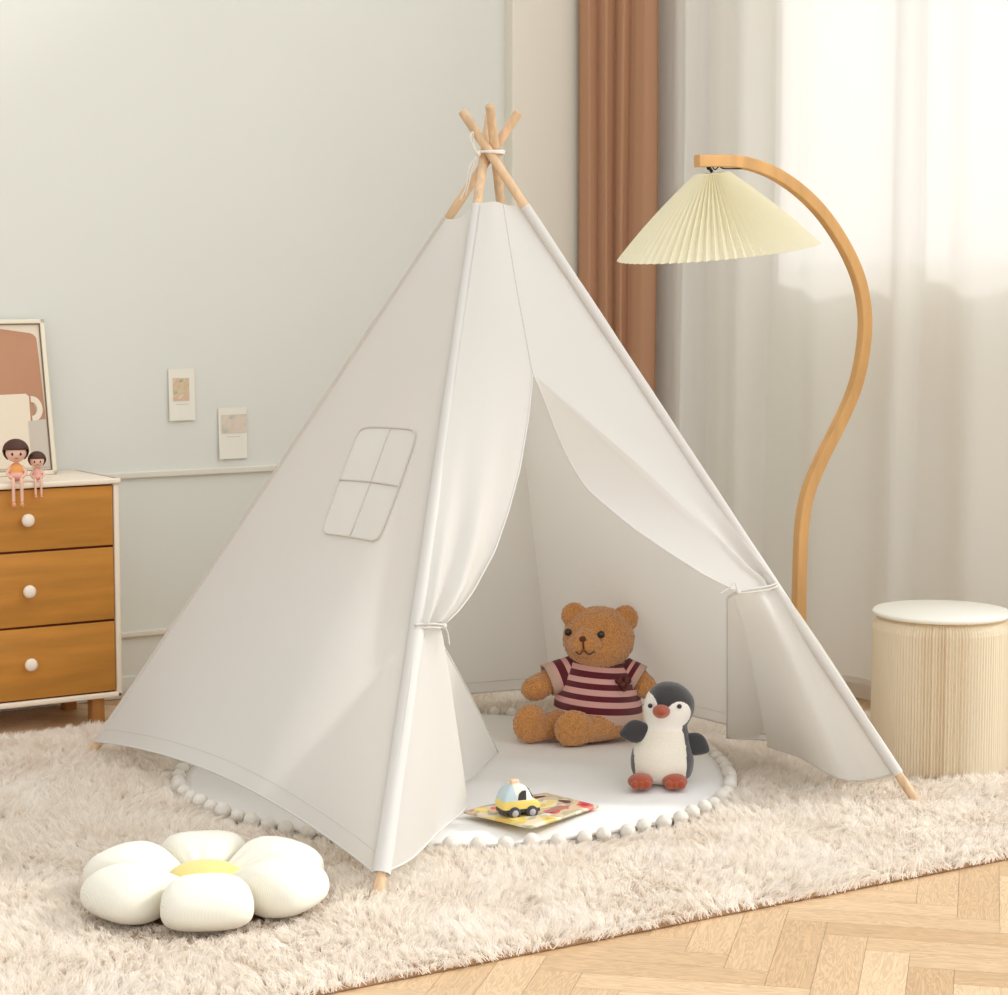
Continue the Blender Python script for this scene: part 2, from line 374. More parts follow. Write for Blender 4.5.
# ---------------------------------------------------------------- rug
RX0, RX1, RY0, RY1 = .55, 3.70, 2.945, 5.06
rug = thing('shag_rug', 'large ivory shaggy rug under the play tent', 'rug', (2.1, 4.0, 0))
bm = NB(); box(bm, (RX0, RY0, .0008), (RX1, RY1, .008), .002); o = obj('backing', bm, 'rugbase', rug, False); o.location = -Vector(rug.location)
MC = Vector((2.475, 4.075, 0)); MR = .612
def matr(a): return MR * (1 + .11 * max(0, math.cos(a - 1.25)) ** 4 + .012 * math.sin(3 * a + 1) + .010 * math.sin(5 * a) - .045 * max(0, math.cos(a + .62)) ** 6)
FC = Vector((1.566, 3.472, 0))       # flower cushion
ST = Vector((3.459, 3.586, 0))       # paper stool
def rug_height(x, y):
    h = np.ones_like(x) * 1.0
    ang = np.arctan2(y - MC.y, x - MC.x)
    mr_ = MR * (1 + .11 * np.maximum(0, np.cos(ang - 1.25)) ** 4 + .012 * np.sin(3 * ang + 1) + .010 * np.sin(5 * ang) - .045 * np.maximum(0, np.cos(ang + .62)) ** 6)
    dm = np.hypot(x - MC.x, y - MC.y) - mr_
    h = np.where(dm < -.015, 0.0, h); h = np.where((dm >= -.015) & (dm < .034), .32, h)
    df = np.hypot(x - FC.x, y - FC.y); h = np.where(df < .15, 0.0, np.where(df < .235, .42, h))
    ds = np.hypot(x - ST.x, y - ST.y); h = np.where(ds < .158, 0.0, h)
    h = np.where((x < 2.06) & (y > 5.02), .35, h)
    return h
nx = int((RX1 - .95) / .0108); ny = int((RY1 - RY0) / .0108)
gx, gy = np.meshgrid(np.linspace(.95, RX1, nx), np.linspace(RY0, RY1, ny)); gx = gx.ravel(); gy = gy.ravel()
gx = gx + rng.normal(0, .004, gx.size); gy = np.clip(gy + rng.normal(0, .004, gy.size), RY0 - .004, RY1)
# keep what the picture can see, with a margin
cxm = gx * CY - gy * SY; cym = gx * SY + gy * CY
keep = (np.abs(cxm) < cym * .30) & (cym > 2.6); hh = rug_height(gx, gy); keep &= hh > 0
gx, gy, hh = gx[keep], gy[keep], hh[keep]; nt_ = gx.size; NS = 15
def lowf(x, y, a, b, s): return np.sin(x * a + 1.3 * np.sin(y * b * .7 + s)) * np.cos(y * b + .9 * np.sin(x * a * .6 + 2 * s))
lx = .9 * lowf(gx, gy, 9, 7, .3) + .7 * lowf(gx, gy, 31, 26, 1.1) + rng.normal(0, .55, nt_)
ly = .9 * lowf(gx, gy, 8, 10, 2.3) + .7 * lowf(gx, gy, 27, 34, .7) + rng.normal(0, .55, nt_) - .3
tn = np.clip(.55 + .25 * lowf(gx, gy, 22, 19, 4) + rng.normal(0, .22, nt_), 0, 1)
L3 = .027 * hh * np.where(gy < RY0 + .02, .6, 1) * (1 + .22 * lowf(gx, gy, 17, 15, 3) + rng.normal(0, .12, nt_))
# strands: root spread, tips clumped
rx = (gx[:, None] + rng.normal(0, .0055, (nt_, NS))).ravel(); ry = (gy[:, None] + rng.normal(0, .0055, (nt_, NS))).ravel()
TX = np.repeat(gx + lx * .016 * hh, NS) + rng.normal(0, .0042, rx.size); TY = np.repeat(np.maximum(gy + ly * .016 * hh, RY0 - .004), NS) + rng.normal(0, .0042, rx.size)
LZ = np.repeat(L3, NS) * rng.uniform(.62, 1.05, rx.size)
MX = rx * .45 + TX * .55 + rng.normal(0, .002, rx.size) - (TX - rx) * .15; MY = ry * .45 + TY * .55 + rng.normal(0, .002, rx.size) - (TY - ry) * .15
n = rx.size; wd = rng.uniform(.0006, .0011, n); th = rng.uniform(0, PI, n); ox = np.cos(th) * wd; oy = np.sin(th) * wd
V = np.empty((n, 5, 3), np.float32)
V[:, 0] = np.stack([rx - ox, ry - oy, np.full(n, .006)], 1); V[:, 1] = np.stack([rx + ox, ry + oy, np.full(n, .006)], 1)
V[:, 2] = np.stack([MX + ox, MY + oy, .006 + LZ * .62], 1); V[:, 3] = np.stack([MX - ox, MY - oy, .006 + LZ * .62], 1)
V[:, 4] = np.stack([TX, TY, .006 + LZ * .95], 1)
V -= np.array([rug.location.x, rug.location.y, 0], np.float32)
base = np.arange(n)[:, None] * 5
loops = np.concatenate([base + np.array([0, 1, 2, 3]), base + np.array([3, 2, 4])], 1).ravel().astype(np.int32)
starts = (np.arange(n)[:, None] * 7 + np.array([0, 4])).ravel().astype(np.int32)
me = bpy.data.meshes.new('pile'); me.vertices.add(n * 5); me.vertices.foreach_set('co', V.ravel())
me.loops.add(loops.size); me.loops.foreach_set('vertex_index', loops); me.polygons.add(n * 2); me.polygons.foreach_set('loop_start', starts)
me.update(calc_edges=True)
aa = me.attributes.new('tone', 'FLOAT', 'POINT'); aa.data.foreach_set('value', np.repeat(np.repeat(tn, NS), 5).astype(np.float32))
me.materials.append(M['wool']); po = bpy.data.objects.new('pile', me); C.objects.link(po); po.parent = rug; po['kind'] = 'stuff'

# ---------------------------------------------------------------- round play mat with pompoms
MZ = .024
pm = thing('round_play_mat', 'round white quilted mat with pompom edge inside the tent', 'play mat', (MC.x, MC.y, 0))
def matz(x, y):      # soft rumples
    r_ = math.hypot(x, y) / MR; a = math.atan2(y, x)
    return MZ + .010 * (1 - smoothstep(.86, 1.0, r_)) + .0065 * math.sin(x * 15 + 1.2 * math.sin(y * 9)) * math.cos(y * 12 + x * 5) * (1 - r_ ** 4) + .0022 * math.sin(9 * a + 4 * r_) * r_
bm = NB(); top = []
for i in range(41):
    r_ = i / 40; row = []
    for k in range(145):
        a = 2 * PI * k / 144; q = matr(a) * (r_ if i else .0005); x, y = q * math.cos(a), q * math.sin(a); row.append((x, y))
    top.append([Vector((x, y, matz(x, y))) for x, y in row])
grid(bm, top); edge = top[-1]
grid(bm, [[Vector((p.x * 1.006, p.y * 1.006, .012)) if z else p for p in edge] for z in (0, 1)])
grid(bm, [[Vector((p.x * s, p.y * s, .011)) for p in edge] for s in (1.006, .001)])
bmesh.ops.remove_doubles(bm, verts=bm.verts, dist=.0002); obj('quilt', bm, 'mat_', pm)
bm = NB(); tube(bm, [p * 1.004 + Vector((0, 0, -.003)) for p in edge], .0035, 6, caps=False); obj('binding', bm, 'seam', pm)
NP = 76
for k in range(NP):
    a = 2 * PI * (k + random.uniform(-.12, .12)) / NP; q = matr(a) + .017; bm = NB(); r_ = random.uniform(.0150, .0172)
    bmesh.ops.create_icosphere(bm, subdivisions=3, radius=r_)
    for v in bm.verts: v.co *= 1 + random.uniform(-.045, .045)
    o = obj('pompom', bm, 'pom', pm); o.location = (q * math.cos(a), q * math.sin(a), .026 + random.uniform(-.003, .003)); o.rotation_euler = (a, a * 3, 0)

# ---------------------------------------------------------------- tent
feet = dict(F=Vector((1.847, 3.342, .012)), L=Vector((1.847, 4.738, .012)), R=Vector((3.165, 3.342, .012)), B=Vector((3.164, 4.738, .012)))
K = Vector((2.522, 4.036, 1.400))
off = dict(F=RIGHT * -.013, B=RIGHT * .011, R=FWD * -.0235, L=FWD * .0235)
pole = {k: (feet[k], (K + off[k] - feet[k])) for k in feet}
def onpole(k, z): a, d = pole[k]; return a + d * ((z - a.z) / d.z)
tent = thing('play_tent', 'white canvas teepee play tent with four wooden poles and tied-back door', 'tent', (2.506, 4.04, 0))
TL = -Vector(tent.location)
def tp(name, bm, m, parent=tent, **k):
    o = obj(name, bm, m, parent, **k)
    if parent == tent: o.location = TL
    return o
ptop = dict(F=1.488, B=1.500, R=1.492, L=1.492)
for k in 'FLRB':
    bm = NB(); a = onpole(k, .012); b_ = onpole(k, ptop[k]); d = (b_ - a).normalized()
    tube(bm, [a, a + d * .004, a + (b_ - a) * .5, b_ - d * .003, b_], [.0098, .0102, .0104, .0104, .0098], 20); tp('pole', bm, 'pine')
# cord around the crossing
bm = NB(); pts = []
for i in range(61):
    t = i / 60 * 3 * 2 * PI; rr = .030; pts.append(K + RIGHT * (rr * math.cos(t)) + FWD * ((rr + .006) * math.sin(t)) + Vector((0, 0, .004 + .003 * math.sin(t * .5 + 1))))
tube(bm, pts, .0028, 8)
c0 = K + RIGHT * -.026 + FWD * -.024
tube(bm, catmull([c0, c0 + Vector((-.012, 0, .02)), c0 + Vector((-.02, -.01, .045)), c0 + Vector((-.026, -.01, .03)), c0 + Vector((-.004, -.004, -.004))], 6), .0016, 6)
tube(bm, catmull([c0, c0 - RIGHT * .02 + Vector((0, 0, -.03)), c0 - RIGHT * .026 + Vector((0, 0, -.07)), c0 - RIGHT * .04 + Vector((0, 0, -.10))], 6), .0016, 6)
tube(bm, catmull([c0, c0 - RIGHT * .012 + Vector((0, 0, -.03)), c0 - RIGHT * .02 + Vector((0, 0, -.062)), c0 - RIGHT * .028 + Vector((0, 0, -.09))], 6), .0016, 6)
ell(bm, c0, (.007, .006, .007), 10, 8); tp('binding_cord', bm, 'cord')
# sleeves round the poles
ctop = dict(F=1.285, L=1.262, R=1.285, B=1.285); cbot = dict(F=.048, L=.045, R=.075, B=.055)
for k in 'FLRB':
    bm = NB(); a = onpole(k, cbot[k]); b_ = onpole(k, ctop[k]); n_ = 24
    r0 = {'F': .0175, 'L': .0120, 'R': .0120, 'B': .0120}[k]
    tube(bm, [a + (b_ - a) * (i / n_) for i in range(n_ + 1)], [r0 * (1 - (.30 if k == 'F' else .05) * i / n_) * (1 + .03 * math.sin(i * 1.7)) for i in range(n_ + 1)], 16, caps=False); tp('pole_sleeve', bm, 'canvas_trim' if k in 'FR' else 'canvas')
def panel(a, b, lift, bow, out, nS=36, nT=40):
    """cloth between pole a and pole b; lift(s) raises the hem; bow pushes the middle inwards"""
    rows = []
    for i in range(nT + 1):
        row = []
        for j in range(nS + 1):
            s = j / nS; ka = Vector((-.030, -.030, 0)) * ((a == 'B') * (1 - s) ** 3 + (b == 'B') * s ** 3); pb = ka + onpole(a, cbot[a]) * (1 - s) + onpole(b, cbot[b]) * s + Vector((0, 0, lift(s)))
            pt_ = ka + onpole(a, ctop[a]) * (1 - s) + onpole(b, ctop[b]) * s - Vector((0, 0, .012 * math.sin(PI * s)))
            t = i / nT; p = pb * (1 - t) + pt_ * t
            p = p + out * .010 * (1 - ((a == 'B') * (1 - s) ** 3 + (b == 'B') * s ** 3)) + out * (-bow * math.sin(PI * s) * (math.sin(PI * min(1, t * .85 + .12)))); row.append(p)
        rows.append(row)
    return rows
def hem(rows): bm = NB(); tube(bm, rows[0], .0022, 6); tube(bm, [p + Vector((0, 0, 0)) for p in rows[1]], .0009, 5); return bm
PN = {}
for nm, a, b, lf, bw, out in (('left_panel', 'F', 'L', lambda s: .050 * math.sin(PI * s) ** .8, .030, Vector((-1, 0, 0))),
                              ('rear_panel', 'L', 'B', lambda s: .012 * math.sin(PI * s), .018, Vector((0, 1, 0))),
                              ('right_panel', 'B', 'R', lambda s: .012 * math.sin(PI * s), .018, Vector((1, 0, 0)))):
    rows = panel(a, b, lf, bw, out); PN[nm] = rows; bm = NB(); grid(bm, rows); o = tp(nm, bm, 'canvas')
    h = obj('hem', hem(rows), 'canvas_trim', o)
# window patch sewn on the left panel: four light squares with piping
rows = PN['left_panel']; nS, nT = 36, 40
def at_st(rows, s, t):
    i = min(nT - 1e-6, max(0, t * nT)); j = min(nS - 1e-6, max(0, s * nS)); a, b_ = int(i), int(j); fi, fj = i - a, j - b_
    return (rows[a][b_] * (1 - fj) + rows[a][b_ + 1] * fj) * (1 - fi) + (rows[a + 1][b_] * (1 - fj) + rows[a + 1][b_ + 1] * fj) * fi
def proj(p):
    q = p - EYE; cx_, cy_ = q.dot(RIGHT), q.dot(FWD); dep = cy_ * math.cos(PITCH) - q.z * math.sin(PITCH); up = cy_ * math.sin(PITCH) + q.z * math.cos(PITCH)
    return 504 + FPX * cx_ / dep, 497.5 - FPX * up / dep
def find(rows, u, v):
    best = None
    for i in range(0, 41):
        for j in range(0, 37):
            pu, pv = proj(rows[i][j]); d = (pu - u) ** 2 + (pv - v) ** 2
            if best is None or d < best[0]: best = (d, j / 36, i / 40)
    _, s, t = best; st = .03
    for _ in range(30):
        for ds, dt in ((st, 0), (-st, 0), (0, st), (0, -st)):
            pu, pv = proj(at_st(rows, s + ds, t + dt)); d = (pu - u) ** 2 + (pv - v) ** 2
            if d < best[0]: best = (d, s + ds, t + dt); s, t = best[1], best[2]; break
        else: st *= .6
    return best[1], best[2]
cor = [find(rows, *c) for c in ((361, 428), (419, 431), (379, 543), (322, 534))]   # tl, tr, br, bl on the cloth
nl = (rows[20][22] - rows[20][18]).cross(rows[24][20] - rows[20][20]).normalized()
if nl.x > 0: nl = -nl
def onwin(a, b, o_):
    s = (cor[0][0] * (1 - a) + cor[1][0] * a) * (1 - b) + (cor[3][0] * (1 - a) + cor[2][0] * a) * b
    t = (cor[0][1] * (1 - a) + cor[1][1] * a) * (1 - b) + (cor[3][1] * (1 - a) + cor[2][1] * a) * b
    return at_st(rows, s, t) + nl * o_
wp = None
bm = NB()
def rnd(a, b):        # rounded square to round off the window's corners
    x, y = a * 2 - 1, b * 2 - 1; q = (abs(x) ** 12 + abs(y) ** 12) ** (1 / 12) if (x or y) else 1; m_ = max(abs(x), abs(y))
    return (x * m_ / q + 1) / 2 if q else .5, (y * m_ / q + 1) / 2 if q else .5
grid(bm, [[onwin(*rnd(a / 16, b / 16), .003 + .002 * math.sin(PI * ((a / 8) % 1)) * math.sin(PI * ((b / 8) % 1))) for a in range(17)] for b in range(17)])
wp = tp('window_patch', bm, 'patch'); wp['label'] = 'paler four-square window patch'
bm = NB()
per = [(k / 12, 0) for k in range(12)] + [(1, k / 12) for k in range(12)] + [(1 - k / 12, 1) for k in range(12)] + [(0, 1 - k / 12) for k in range(13)]
tube(bm, [onwin(*rnd(a, b), .0035) for a, b in per], .0022, 6, caps=False)
tube(bm, [onwin(.5, k / 12, .004) for k in range(13)], .0018, 6); tube(bm, [onwin(k / 12, .5, .004) for k in range(13)], .0022, 6)
obj('piping', bm, 'seam', wp)
# front: centre seam, door opening and two flaps; its plane runs through both front poles
fa, fd = feet['F'], (K - feet['F']); nf = Vector((1, 0, 0)).cross(fd).normalized()
if nf.y > 0: nf = -nf                                   # outwards, towards the room
def fp(u, v): return onp(u, v, fa, nf)
def curve_xz(px): q = sorted([fp(u, v) for u, v in px], key=lambda p: p.z); return [p.z for p in q], [p.x for p in q]
def yplane(z): return fa.y + fd.y * (z - fa.z) / fd.z
LE = curve_xz([(499, 196), (514, 290), (530, 376), (526, 420), (519, 469), (509, 510), (497, 549), (477, 589), (463, 608), (446, 624)])
RE = curve_xz([(499, 196), (514, 290), (530, 376), (561, 424), (597, 481), (640, 527), (670, 553), (700, 575), (718, 585), (733, 592)])
RA = curve_xz([(499, 196), (514, 290), (530, 376), (580, 419), (640, 471), (700, 528), (740, 570), (757, 582)])
def smooth_list(zs, n=3): return zs
zl0 = LE[0][0]; zr0 = RE[0][0]; ztop = ctop['F']
zap = fp(530, 376).z
rowsL = []; nR = 60
for i in range(nR + 1):
    z = zl0 + (ztop - zl0) * (i / nR); xe = interp(z, *LE); x0 = onpole('F', z).x; row = []
    pull = 1 - smoothstep(zl0, zap, z)
    for j in range(31):
        s = j / 30; x = x0 + (xe - x0) * s
        dn = .010 * math.sin(PI * s) * (.4 + .6 * (1 - pull)) - pull * (.012 * math.sin(2 * PI * s * 2.0 + 1.0 * z * 6) * (.35 + pull) + .030 * s ** 3) * (s > 0) * smoothstep(0, .25, s)
        row.append(Vector((x, yplane(z), z)) - nf * (-dn if False else dn * -1) * 1)
    rowsL.append([p + nf * .011 for p in row])
bm = NB(); grid(bm, rowsL)
rowsR = []
for i in range(nR + 1):
    z = zr0 + (ztop - zr0) * (i / nR); xe = interp(z, *RE); xa = interp(z, *RA); x1 = onpole('R', z).x; row = []
    if z > zap: xe = interp(z, *LE); xa = xe
    pull = 1 - smoothstep(zr0, zap, z); low = 1 - smoothstep(zr0, zr0 + .22, z)
    for j in range(11):
        s = j / 10; x = xe + (xa - xe) * s
        dn = -.055 * (1 - s) ** .8 * math.sin(PI * min(1, pull * 1.0 + .0) ** .7) if pull > 0 else 0
        row.append(Vector((x, yplane(z), z)) + nf * dn)
    for j in range(1, 25):
        s = j / 24; x = xa + (x1 - xa) * s
        dn = -.006 * math.sin(PI * s) + low * .012 * math.sin(3 * PI * s) 
        row.append(Vector((x, yplane(z), z)) + nf * dn)
    rowsR.append([p + nf * .011 for p in row])
bmr = NB(); grid(bmr, rowsR)
# hanging lower parts of the flaps: from the tie down to the hem, with folds
def skirt(bm, tops, bots, nc, nr, belly):
    T = catmull(tops, nc); B_ = catmull(bots, nc * (len(tops) - 1) // (len(bots) - 1)) if False else None
    n = 72
    def sample(pts, t):
        c_ = catmull(pts, 10); k = t * (len(c_) - 1); i = min(int(k), len(c_) - 2); return c_[i] * (1 - (k - i)) + c_[i + 1] * (k - i)
    tc_ = catmull(tops, 10); bc_ = catmull(bots, 10)
    def smp(c_, t): k = t * (len(c_) - 1); i = min(int(k), len(c_) - 2); return c_[i] * (1 - (k - i)) + c_[i + 1] * (k - i)
    out = []
    for r_ in range(nr + 1):
        t = r_ / nr; row = []
        for j in range(n + 1):
            s = j / n; a = smp(tc_, s); b_ = smp(bc_, s); p = a * (1 - t ** .92) + b_ * t ** .92
            p.z = a.z * (1 - t) + b_.z * t + .0; row.append(p)
        out.append(row)
    grid(bm, out); return out
tie_l = fp(441, 628); zt = tie_l.z; pF = onpole('F', zt)
tl_ = [pF + nf * .011, pF.lerp(tie_l, .35), pF.lerp(tie_l, .7) - nf * -.012, tie_l, tie_l - nf * .012, tie_l - nf * .022 - Vector((.006, 0, 0)), tie_l - nf * .03]
bl_ = [onpole('F', cbot['F']) + nf * .012, onz(412, 858, .055), onz(438, 832, .05), onz(468, 804, .05), onz(452, 790, .05), onz(473, 776, .05), onz(498, 752, .06)]
lowL = skirt(bm, tl_, bl_, 8, 26, 0)
bmesh.ops.remove_doubles(bm, verts=bm.verts, dist=.0008)
fl = tp('door_flap', bm, 'canvas')
bmh = NB(); tube(bmh, lowL[-1], .0022, 6); tube(bmh, [r_[-1] for r_ in rowsL if r_[-1].z < zap + .01], .0022, 6); tube(bmh, [r_[-1] for r_ in lowL], .002, 6); obj('hem', bmh, 'canvas_trim', fl)
tie_r = fp(735, 594); ztr = tie_r.z; pR = onpole('R', ztr)
tr_ = [pR + nf * .011, pR.lerp(tie_r, .30), pR.lerp(tie_r, .55) - nf * -.010, pR.lerp(tie_r, .85), tie_r, tie_r - nf * .015, tie_r - nf * .03]
br_ = [onpole('R', cbot['R']) + nf * .011, onz(870, 779, .055), onz(836, 777, .055), onz(800, 757, .06), onz(768, 746, .06), onz(776, 741, .06), onz(727, 738, .06)]
lowR = skirt(bmr, tr_, br_, 8, 26, 0)
bmesh.ops.remove_doubles(bmr, verts=bmr.verts, dist=.0008)
fr_ = tp('door_flap', bmr, 'canvas')
bmh = NB(); tube(bmh, lowR[-1], .0022, 6); tube(bmh, [r_[0] for r_ in rowsR if r_[0].z < zap + .01], .0022, 6); tube(bmh, [r_[-1] for r_ in lowR], .002, 6); obj('hem', bmh, 'canvas_trim', fr_)
bm = NB(); tube(bm, [r_[-1] + nf * .001 for r_ in rowsL if r_[-1].z >= zap], .0013, 6); tp('centre_seam', bm, 'canvas_trim')
# tie cords gathering each flap
def tie(pp, tl, side_, m_):
    bm = NB()
    for dz in (-.0035, .0035):
        tube(bm, catmull([(pp + nf * .012 + Vector((-.010, 0, dz + .004)) if side_ > 0 else pp.lerp(tl, .10) + nf * .015 + Vector((0, 0, dz + .008))), pp.lerp(tl, .35) + nf * .017 + Vector((0, 0, dz + .002)), pp.lerp(tl, .75) + nf * .015 + Vector((0, 0, dz)), tl + nf * .008 + Vector((0, 0, dz * .5)), tl - nf * .020 + Vector((side_ * .004, 0, dz * .3))], 6), .0022, 8)
    ell(bm, tl + nf * .012, (.0065, .0055, .0060), 12, 8); return bm
bm = tie(pF, tie_l, 1, 0)
tube(bm, catmull([tie_l + nf * .014, tie_l + nf * .017 + Vector((.006, 0, -.015)), tie_l + nf * .017 + Vector((.010, 0, -.040))], 6), .0013, 6)
tp('tie_cord', bm, 'canvas_trim')
bm = tie(pR, tie_r, -1, 0)
for e in ([-.03, .008], [-.055, -.004]):
    tube(bm, catmull([tie_r + nf * .01, tie_r + nf * .018 + Vector((e[0] * .5, 0, .012 + e[1])), tie_r + nf * .02 + Vector((e[0], 0, e[1] * .5))], 6), .0011, 6)
tp('tie_cord', bm, 'canvas_trim')

# ---------------------------------------------------------------- arc lamp
LB = Vector((3.535, 4.14, 0)); ld = Vector((-.99, .10, 0)).normalized(); ln = Vector((ld.y, -ld.x, 0))
px = [(697, 161), (709, 161), (721, 161), (742, 162.5), (769, 171), (796, 188), (820, 211), (841, 241), (856, 272), (863, 299), (865, 326), (862, 356), (856, 383), (847, 407), (834, 434), (820, 462), (808, 492), (802, 524), (800, 562), (799, 600), (799, 640)]
pa = [onp(u, v, LB, ln) for u, v in px]; foot = Vector((pa[-1].x, pa[-1].y, .03)); pa.append(foot)
lamp = thing('arc_floor_lamp', 'bent oak floor lamp with a pleated cream shade, standing behind the tent', 'lamp', (foot.x, foot.y, 0))
LL = -Vector(lamp.location)
cpath = catmull(pa, 5); hw, hh_ = .0140, .0145
bm = NB(); fr = []
vs = []
for i, p in enumerate(cpath):
    tg = (cpath[min(i + 1, len(cpath) - 1)] - cpath[max(i - 1, 0)]).normalized(); sd = ln; nn = tg.cross(sd).normalized()
    vs.append([bm.verts.new(p + sd * a * hw + nn * b_ * hh_) for a, b_ in ((-.85, -1), (.85, -1), (1, -.85), (1, .85), (.85, 1), (-.85, 1), (-1, .85), (-1, -.85))])
for i in range(len(vs) - 1):
    for j in range(8): bm.faces.new((vs[i][j], vs[i][(j + 1) % 8], vs[i + 1][(j + 1) % 8], vs[i + 1][j]))
bm.faces.new(vs[0]); bm.faces.new(vs[-1])
o = obj('stem', bm, 'oak', lamp, False); o.location = LL
bm = NB(); lathe(bm, [(0, .0), (.135, .0), (.14, .006), (.14, .022), (.134, .03), (0, .03)], 56, (0, 0, .001)); obj('base', bm, 'oak', lamp)
tipc = pa[1]
sh_top = onp(712, 173, LB, ln); 
sh = bpy.data.objects.new('lamp_shade', None)
NPL = 68
def shade_bm():
    bm = NB(); prof = []
    for i in range(11):
        t = i / 10; prof.append((.038 + (.238 - .038) * t + .004 * math.sin(PI * t), -.190 * t))
    def rad(k, i): t = i / 10; amp = (.12 - .080 * t); return 1 + (amp if k % 2 else -amp)
    lathe(bm, prof, NPL * 2, rad=rad); return bm
bm = shade_bm(); so = obj('lamp_shade', bm, 'shade', lamp, False)
md = so.modifiers.new('thick', 'SOLIDIFY'); md.thickness = .0012
tilt = Matrix.Rotation(R(-5.5), 4, FWD) @ Matrix.Rotation(R(5.0), 4, RIGHT)
so.matrix_local = Matrix.Translation(sh_top + LL) @ tilt
bm = NB(); lathe(bm, [(0, -.002), (.036, -.002), (.038, .003), (.036, .007), (0, .007)], 32); o = obj('shade_cap', bm, 'felt', lamp); o.matrix_local = so.matrix_local.copy()
bm = NB(); hk = Vector((tipc.x, tipc.y, tipc.z - .014)); tube(bm, [hk, sh_top + Vector((0, 0, .002))], .004, 8)
ell(bm, hk - Vector((0, 0, .003)), (.006, .006, .005), 10, 8)
k1 = pa[3] - Vector((0, 0, .015)); tube(bm, catmull([hk + ld * -.01, hk + ld * -.018 + Vector((0, 0, -.006)), hk + ld * -.03 + Vector((0, 0, .002)), hk + ld * -.042 + Vector((0, 0, -.003)), k1], 5), .0016, 6)
o = obj('hook', bm, 'black', lamp); o.location = LL
bm = NB(); c_ = (Matrix.Translation(sh_top) @ tilt @ Matrix.Translation((0, 0, -.07))).translation; ell(bm, c_, (.024, .024, .032), 20, 14); tube(bm, [c_ + Vector((0, 0, .028)), sh_top], .012, 12)
o = obj('bulb', bm, 'felt', lamp); o.location = LL

# ---------------------------------------------------------------- paper stool
stool = thing('accordion_stool', 'round pleated paper stool with a cream felt top, right of the tent', 'stool', (ST.x, ST.y, .008))
SR, SH_ = .157, .360
bm = NB(); NN = 132; jit = [random.uniform(.6, 1.35) for _ in range(NN)]
vis = math.atan2(-ST.y, -ST.x)      # seam of the fold faces the room
def srad(k, i):
    a = 2 * PI * k / (NN * 2) ; d = abs((a - vis + PI) % (2 * PI) - PI)
    st = .006 + .026 * math.exp(-(d / .42) ** 2)
    return 1 + (0 if k % 2 else -st * jit[(k // 2) % NN])
sp = [(.120, .0), (SR - .004, .002), (SR, .012)] + [(SR, .012 + (SH_ - .045) * i / 8) for i in range(1, 9)] + [(SR - .003, SH_ - .022), (SR - .011, SH_ - .012), (SR - .026, SH_ - .006), (.05, SH_ - .006)]
lathe(bm, sp, NN * 2, rad=srad); obj('pleated_body', bm, 'kraft', stool, False)
bm = NB(); lathe(bm, [(0, SH_ - .004), (SR - .006, SH_ - .004), (SR - .001, SH_), (SR, SH_ + .004), (SR - .004, SH_ + .008), (0, SH_ + .009)], 72); obj('felt_top', bm, 'felt', stool)

# ---------------------------------------------------------------- flower cushion
fc = thing('flower_cushion', 'cream daisy-shaped floor cushion with a yellow centre on the rug', 'cushion', (FC.x, FC.y, .010))
a0 = vis + PI          # arbitrary start, turned so one petal points at the room
for k in range(6):
    a = -YAW - PI / 2 + R(9) + k * PI / 3
    bm = NB(); bmesh.ops.create_uvsphere(bm, u_segments=40, v_segments=28, radius=1)
    for v in bm.verts:
        x, y, z = v.co; t = (x + 1) / 2                       # x runs outwards
        wx = .063 * (.34 + .66 * smoothstep(0, .66, t)) * 1.56; hz = .052 * (.26 + .74 * smoothstep(-.05, .60, t))
        ss = lambda q, e: math.copysign(abs(q) ** e, q)
        px_, py_, pz_ = ss(x, .88) * .100 + .129, ss(y, .80) * wx, ss(z, .86) * hz
        pz_ = pz_ * (1 if z > 0 else .80)
        wr = .0035 * math.sin(y * 16 + k) * (1 - smoothstep(.12, .5, t))
        lim = max(.012, px_ * .60); py_ = lim * math.tanh(py_ / lim * 1.15); v.co = Vector((px_, py_, pz_ + wr + .0435))
    bmesh.ops.transform(bm, matrix=Matrix.Rotation(a, 4, 'Z'), verts=bm.verts)
    obj('petal', bm, 'cord_cush', fc)
bm = NB(); ell(bm, (0, 0, .049), (.068, .068, .030), 40, 20); obj('flower_centre', bm, 'yellow_cush', fc)

def mat_top(x, y, r_): return max(matz(x - MC.x + a * r_, y - MC.y + b * r_) for a in (-1, -.5, 0, .5, 1) for b in (-1, -.5, 0, .5, 1)) + .0004
# ---------------------------------------------------------------- teddy bear, in a frame turned to the room (x right, y away, z up)
BS = 1 / 432.0
bo = onz(600, 736, .036); bear = thing('teddy_bear', 'curly brown teddy bear in a striped knit sweater, sitting in the tent', 'plush toy', (bo.x, bo.y, mat_top(bo.x - .05, bo.y - .05, .11)), -YAW)
def P(x, z, y=0): return Vector(((x - 600) * BS, y * BS, z * BS))        # x in reference units, z above the seat, y away
bm = NB()
def cap(bm, a, b, r0, r1, n=7):
    for i in range(n): t = i / (n - 1); r_ = (r0 * (1 - t) + r1 * t) * BS; ell(bm, a.lerp(b, t), (r_, r_, r_), 20, 14)
ell(bm, P(598, 43, 2), (38 * BS, 32 * BS, 42 * BS)); ell(bm, P(598, 24, 4), (42 * BS, 34 * BS, 24 * BS))
ell(bm, P(598, 102, -3), (37 * BS, 33 * BS, 33 * BS)); ell(bm, P(598, 97, -6), (34 * BS, 32 * BS, 27 * BS))
ell(bm, P(583, 101, -33), (17 * BS, 14 * BS, 12.5 * BS)); ell(bm, P(584, 107, -29), (11 * BS, 14 * BS, 10 * BS))
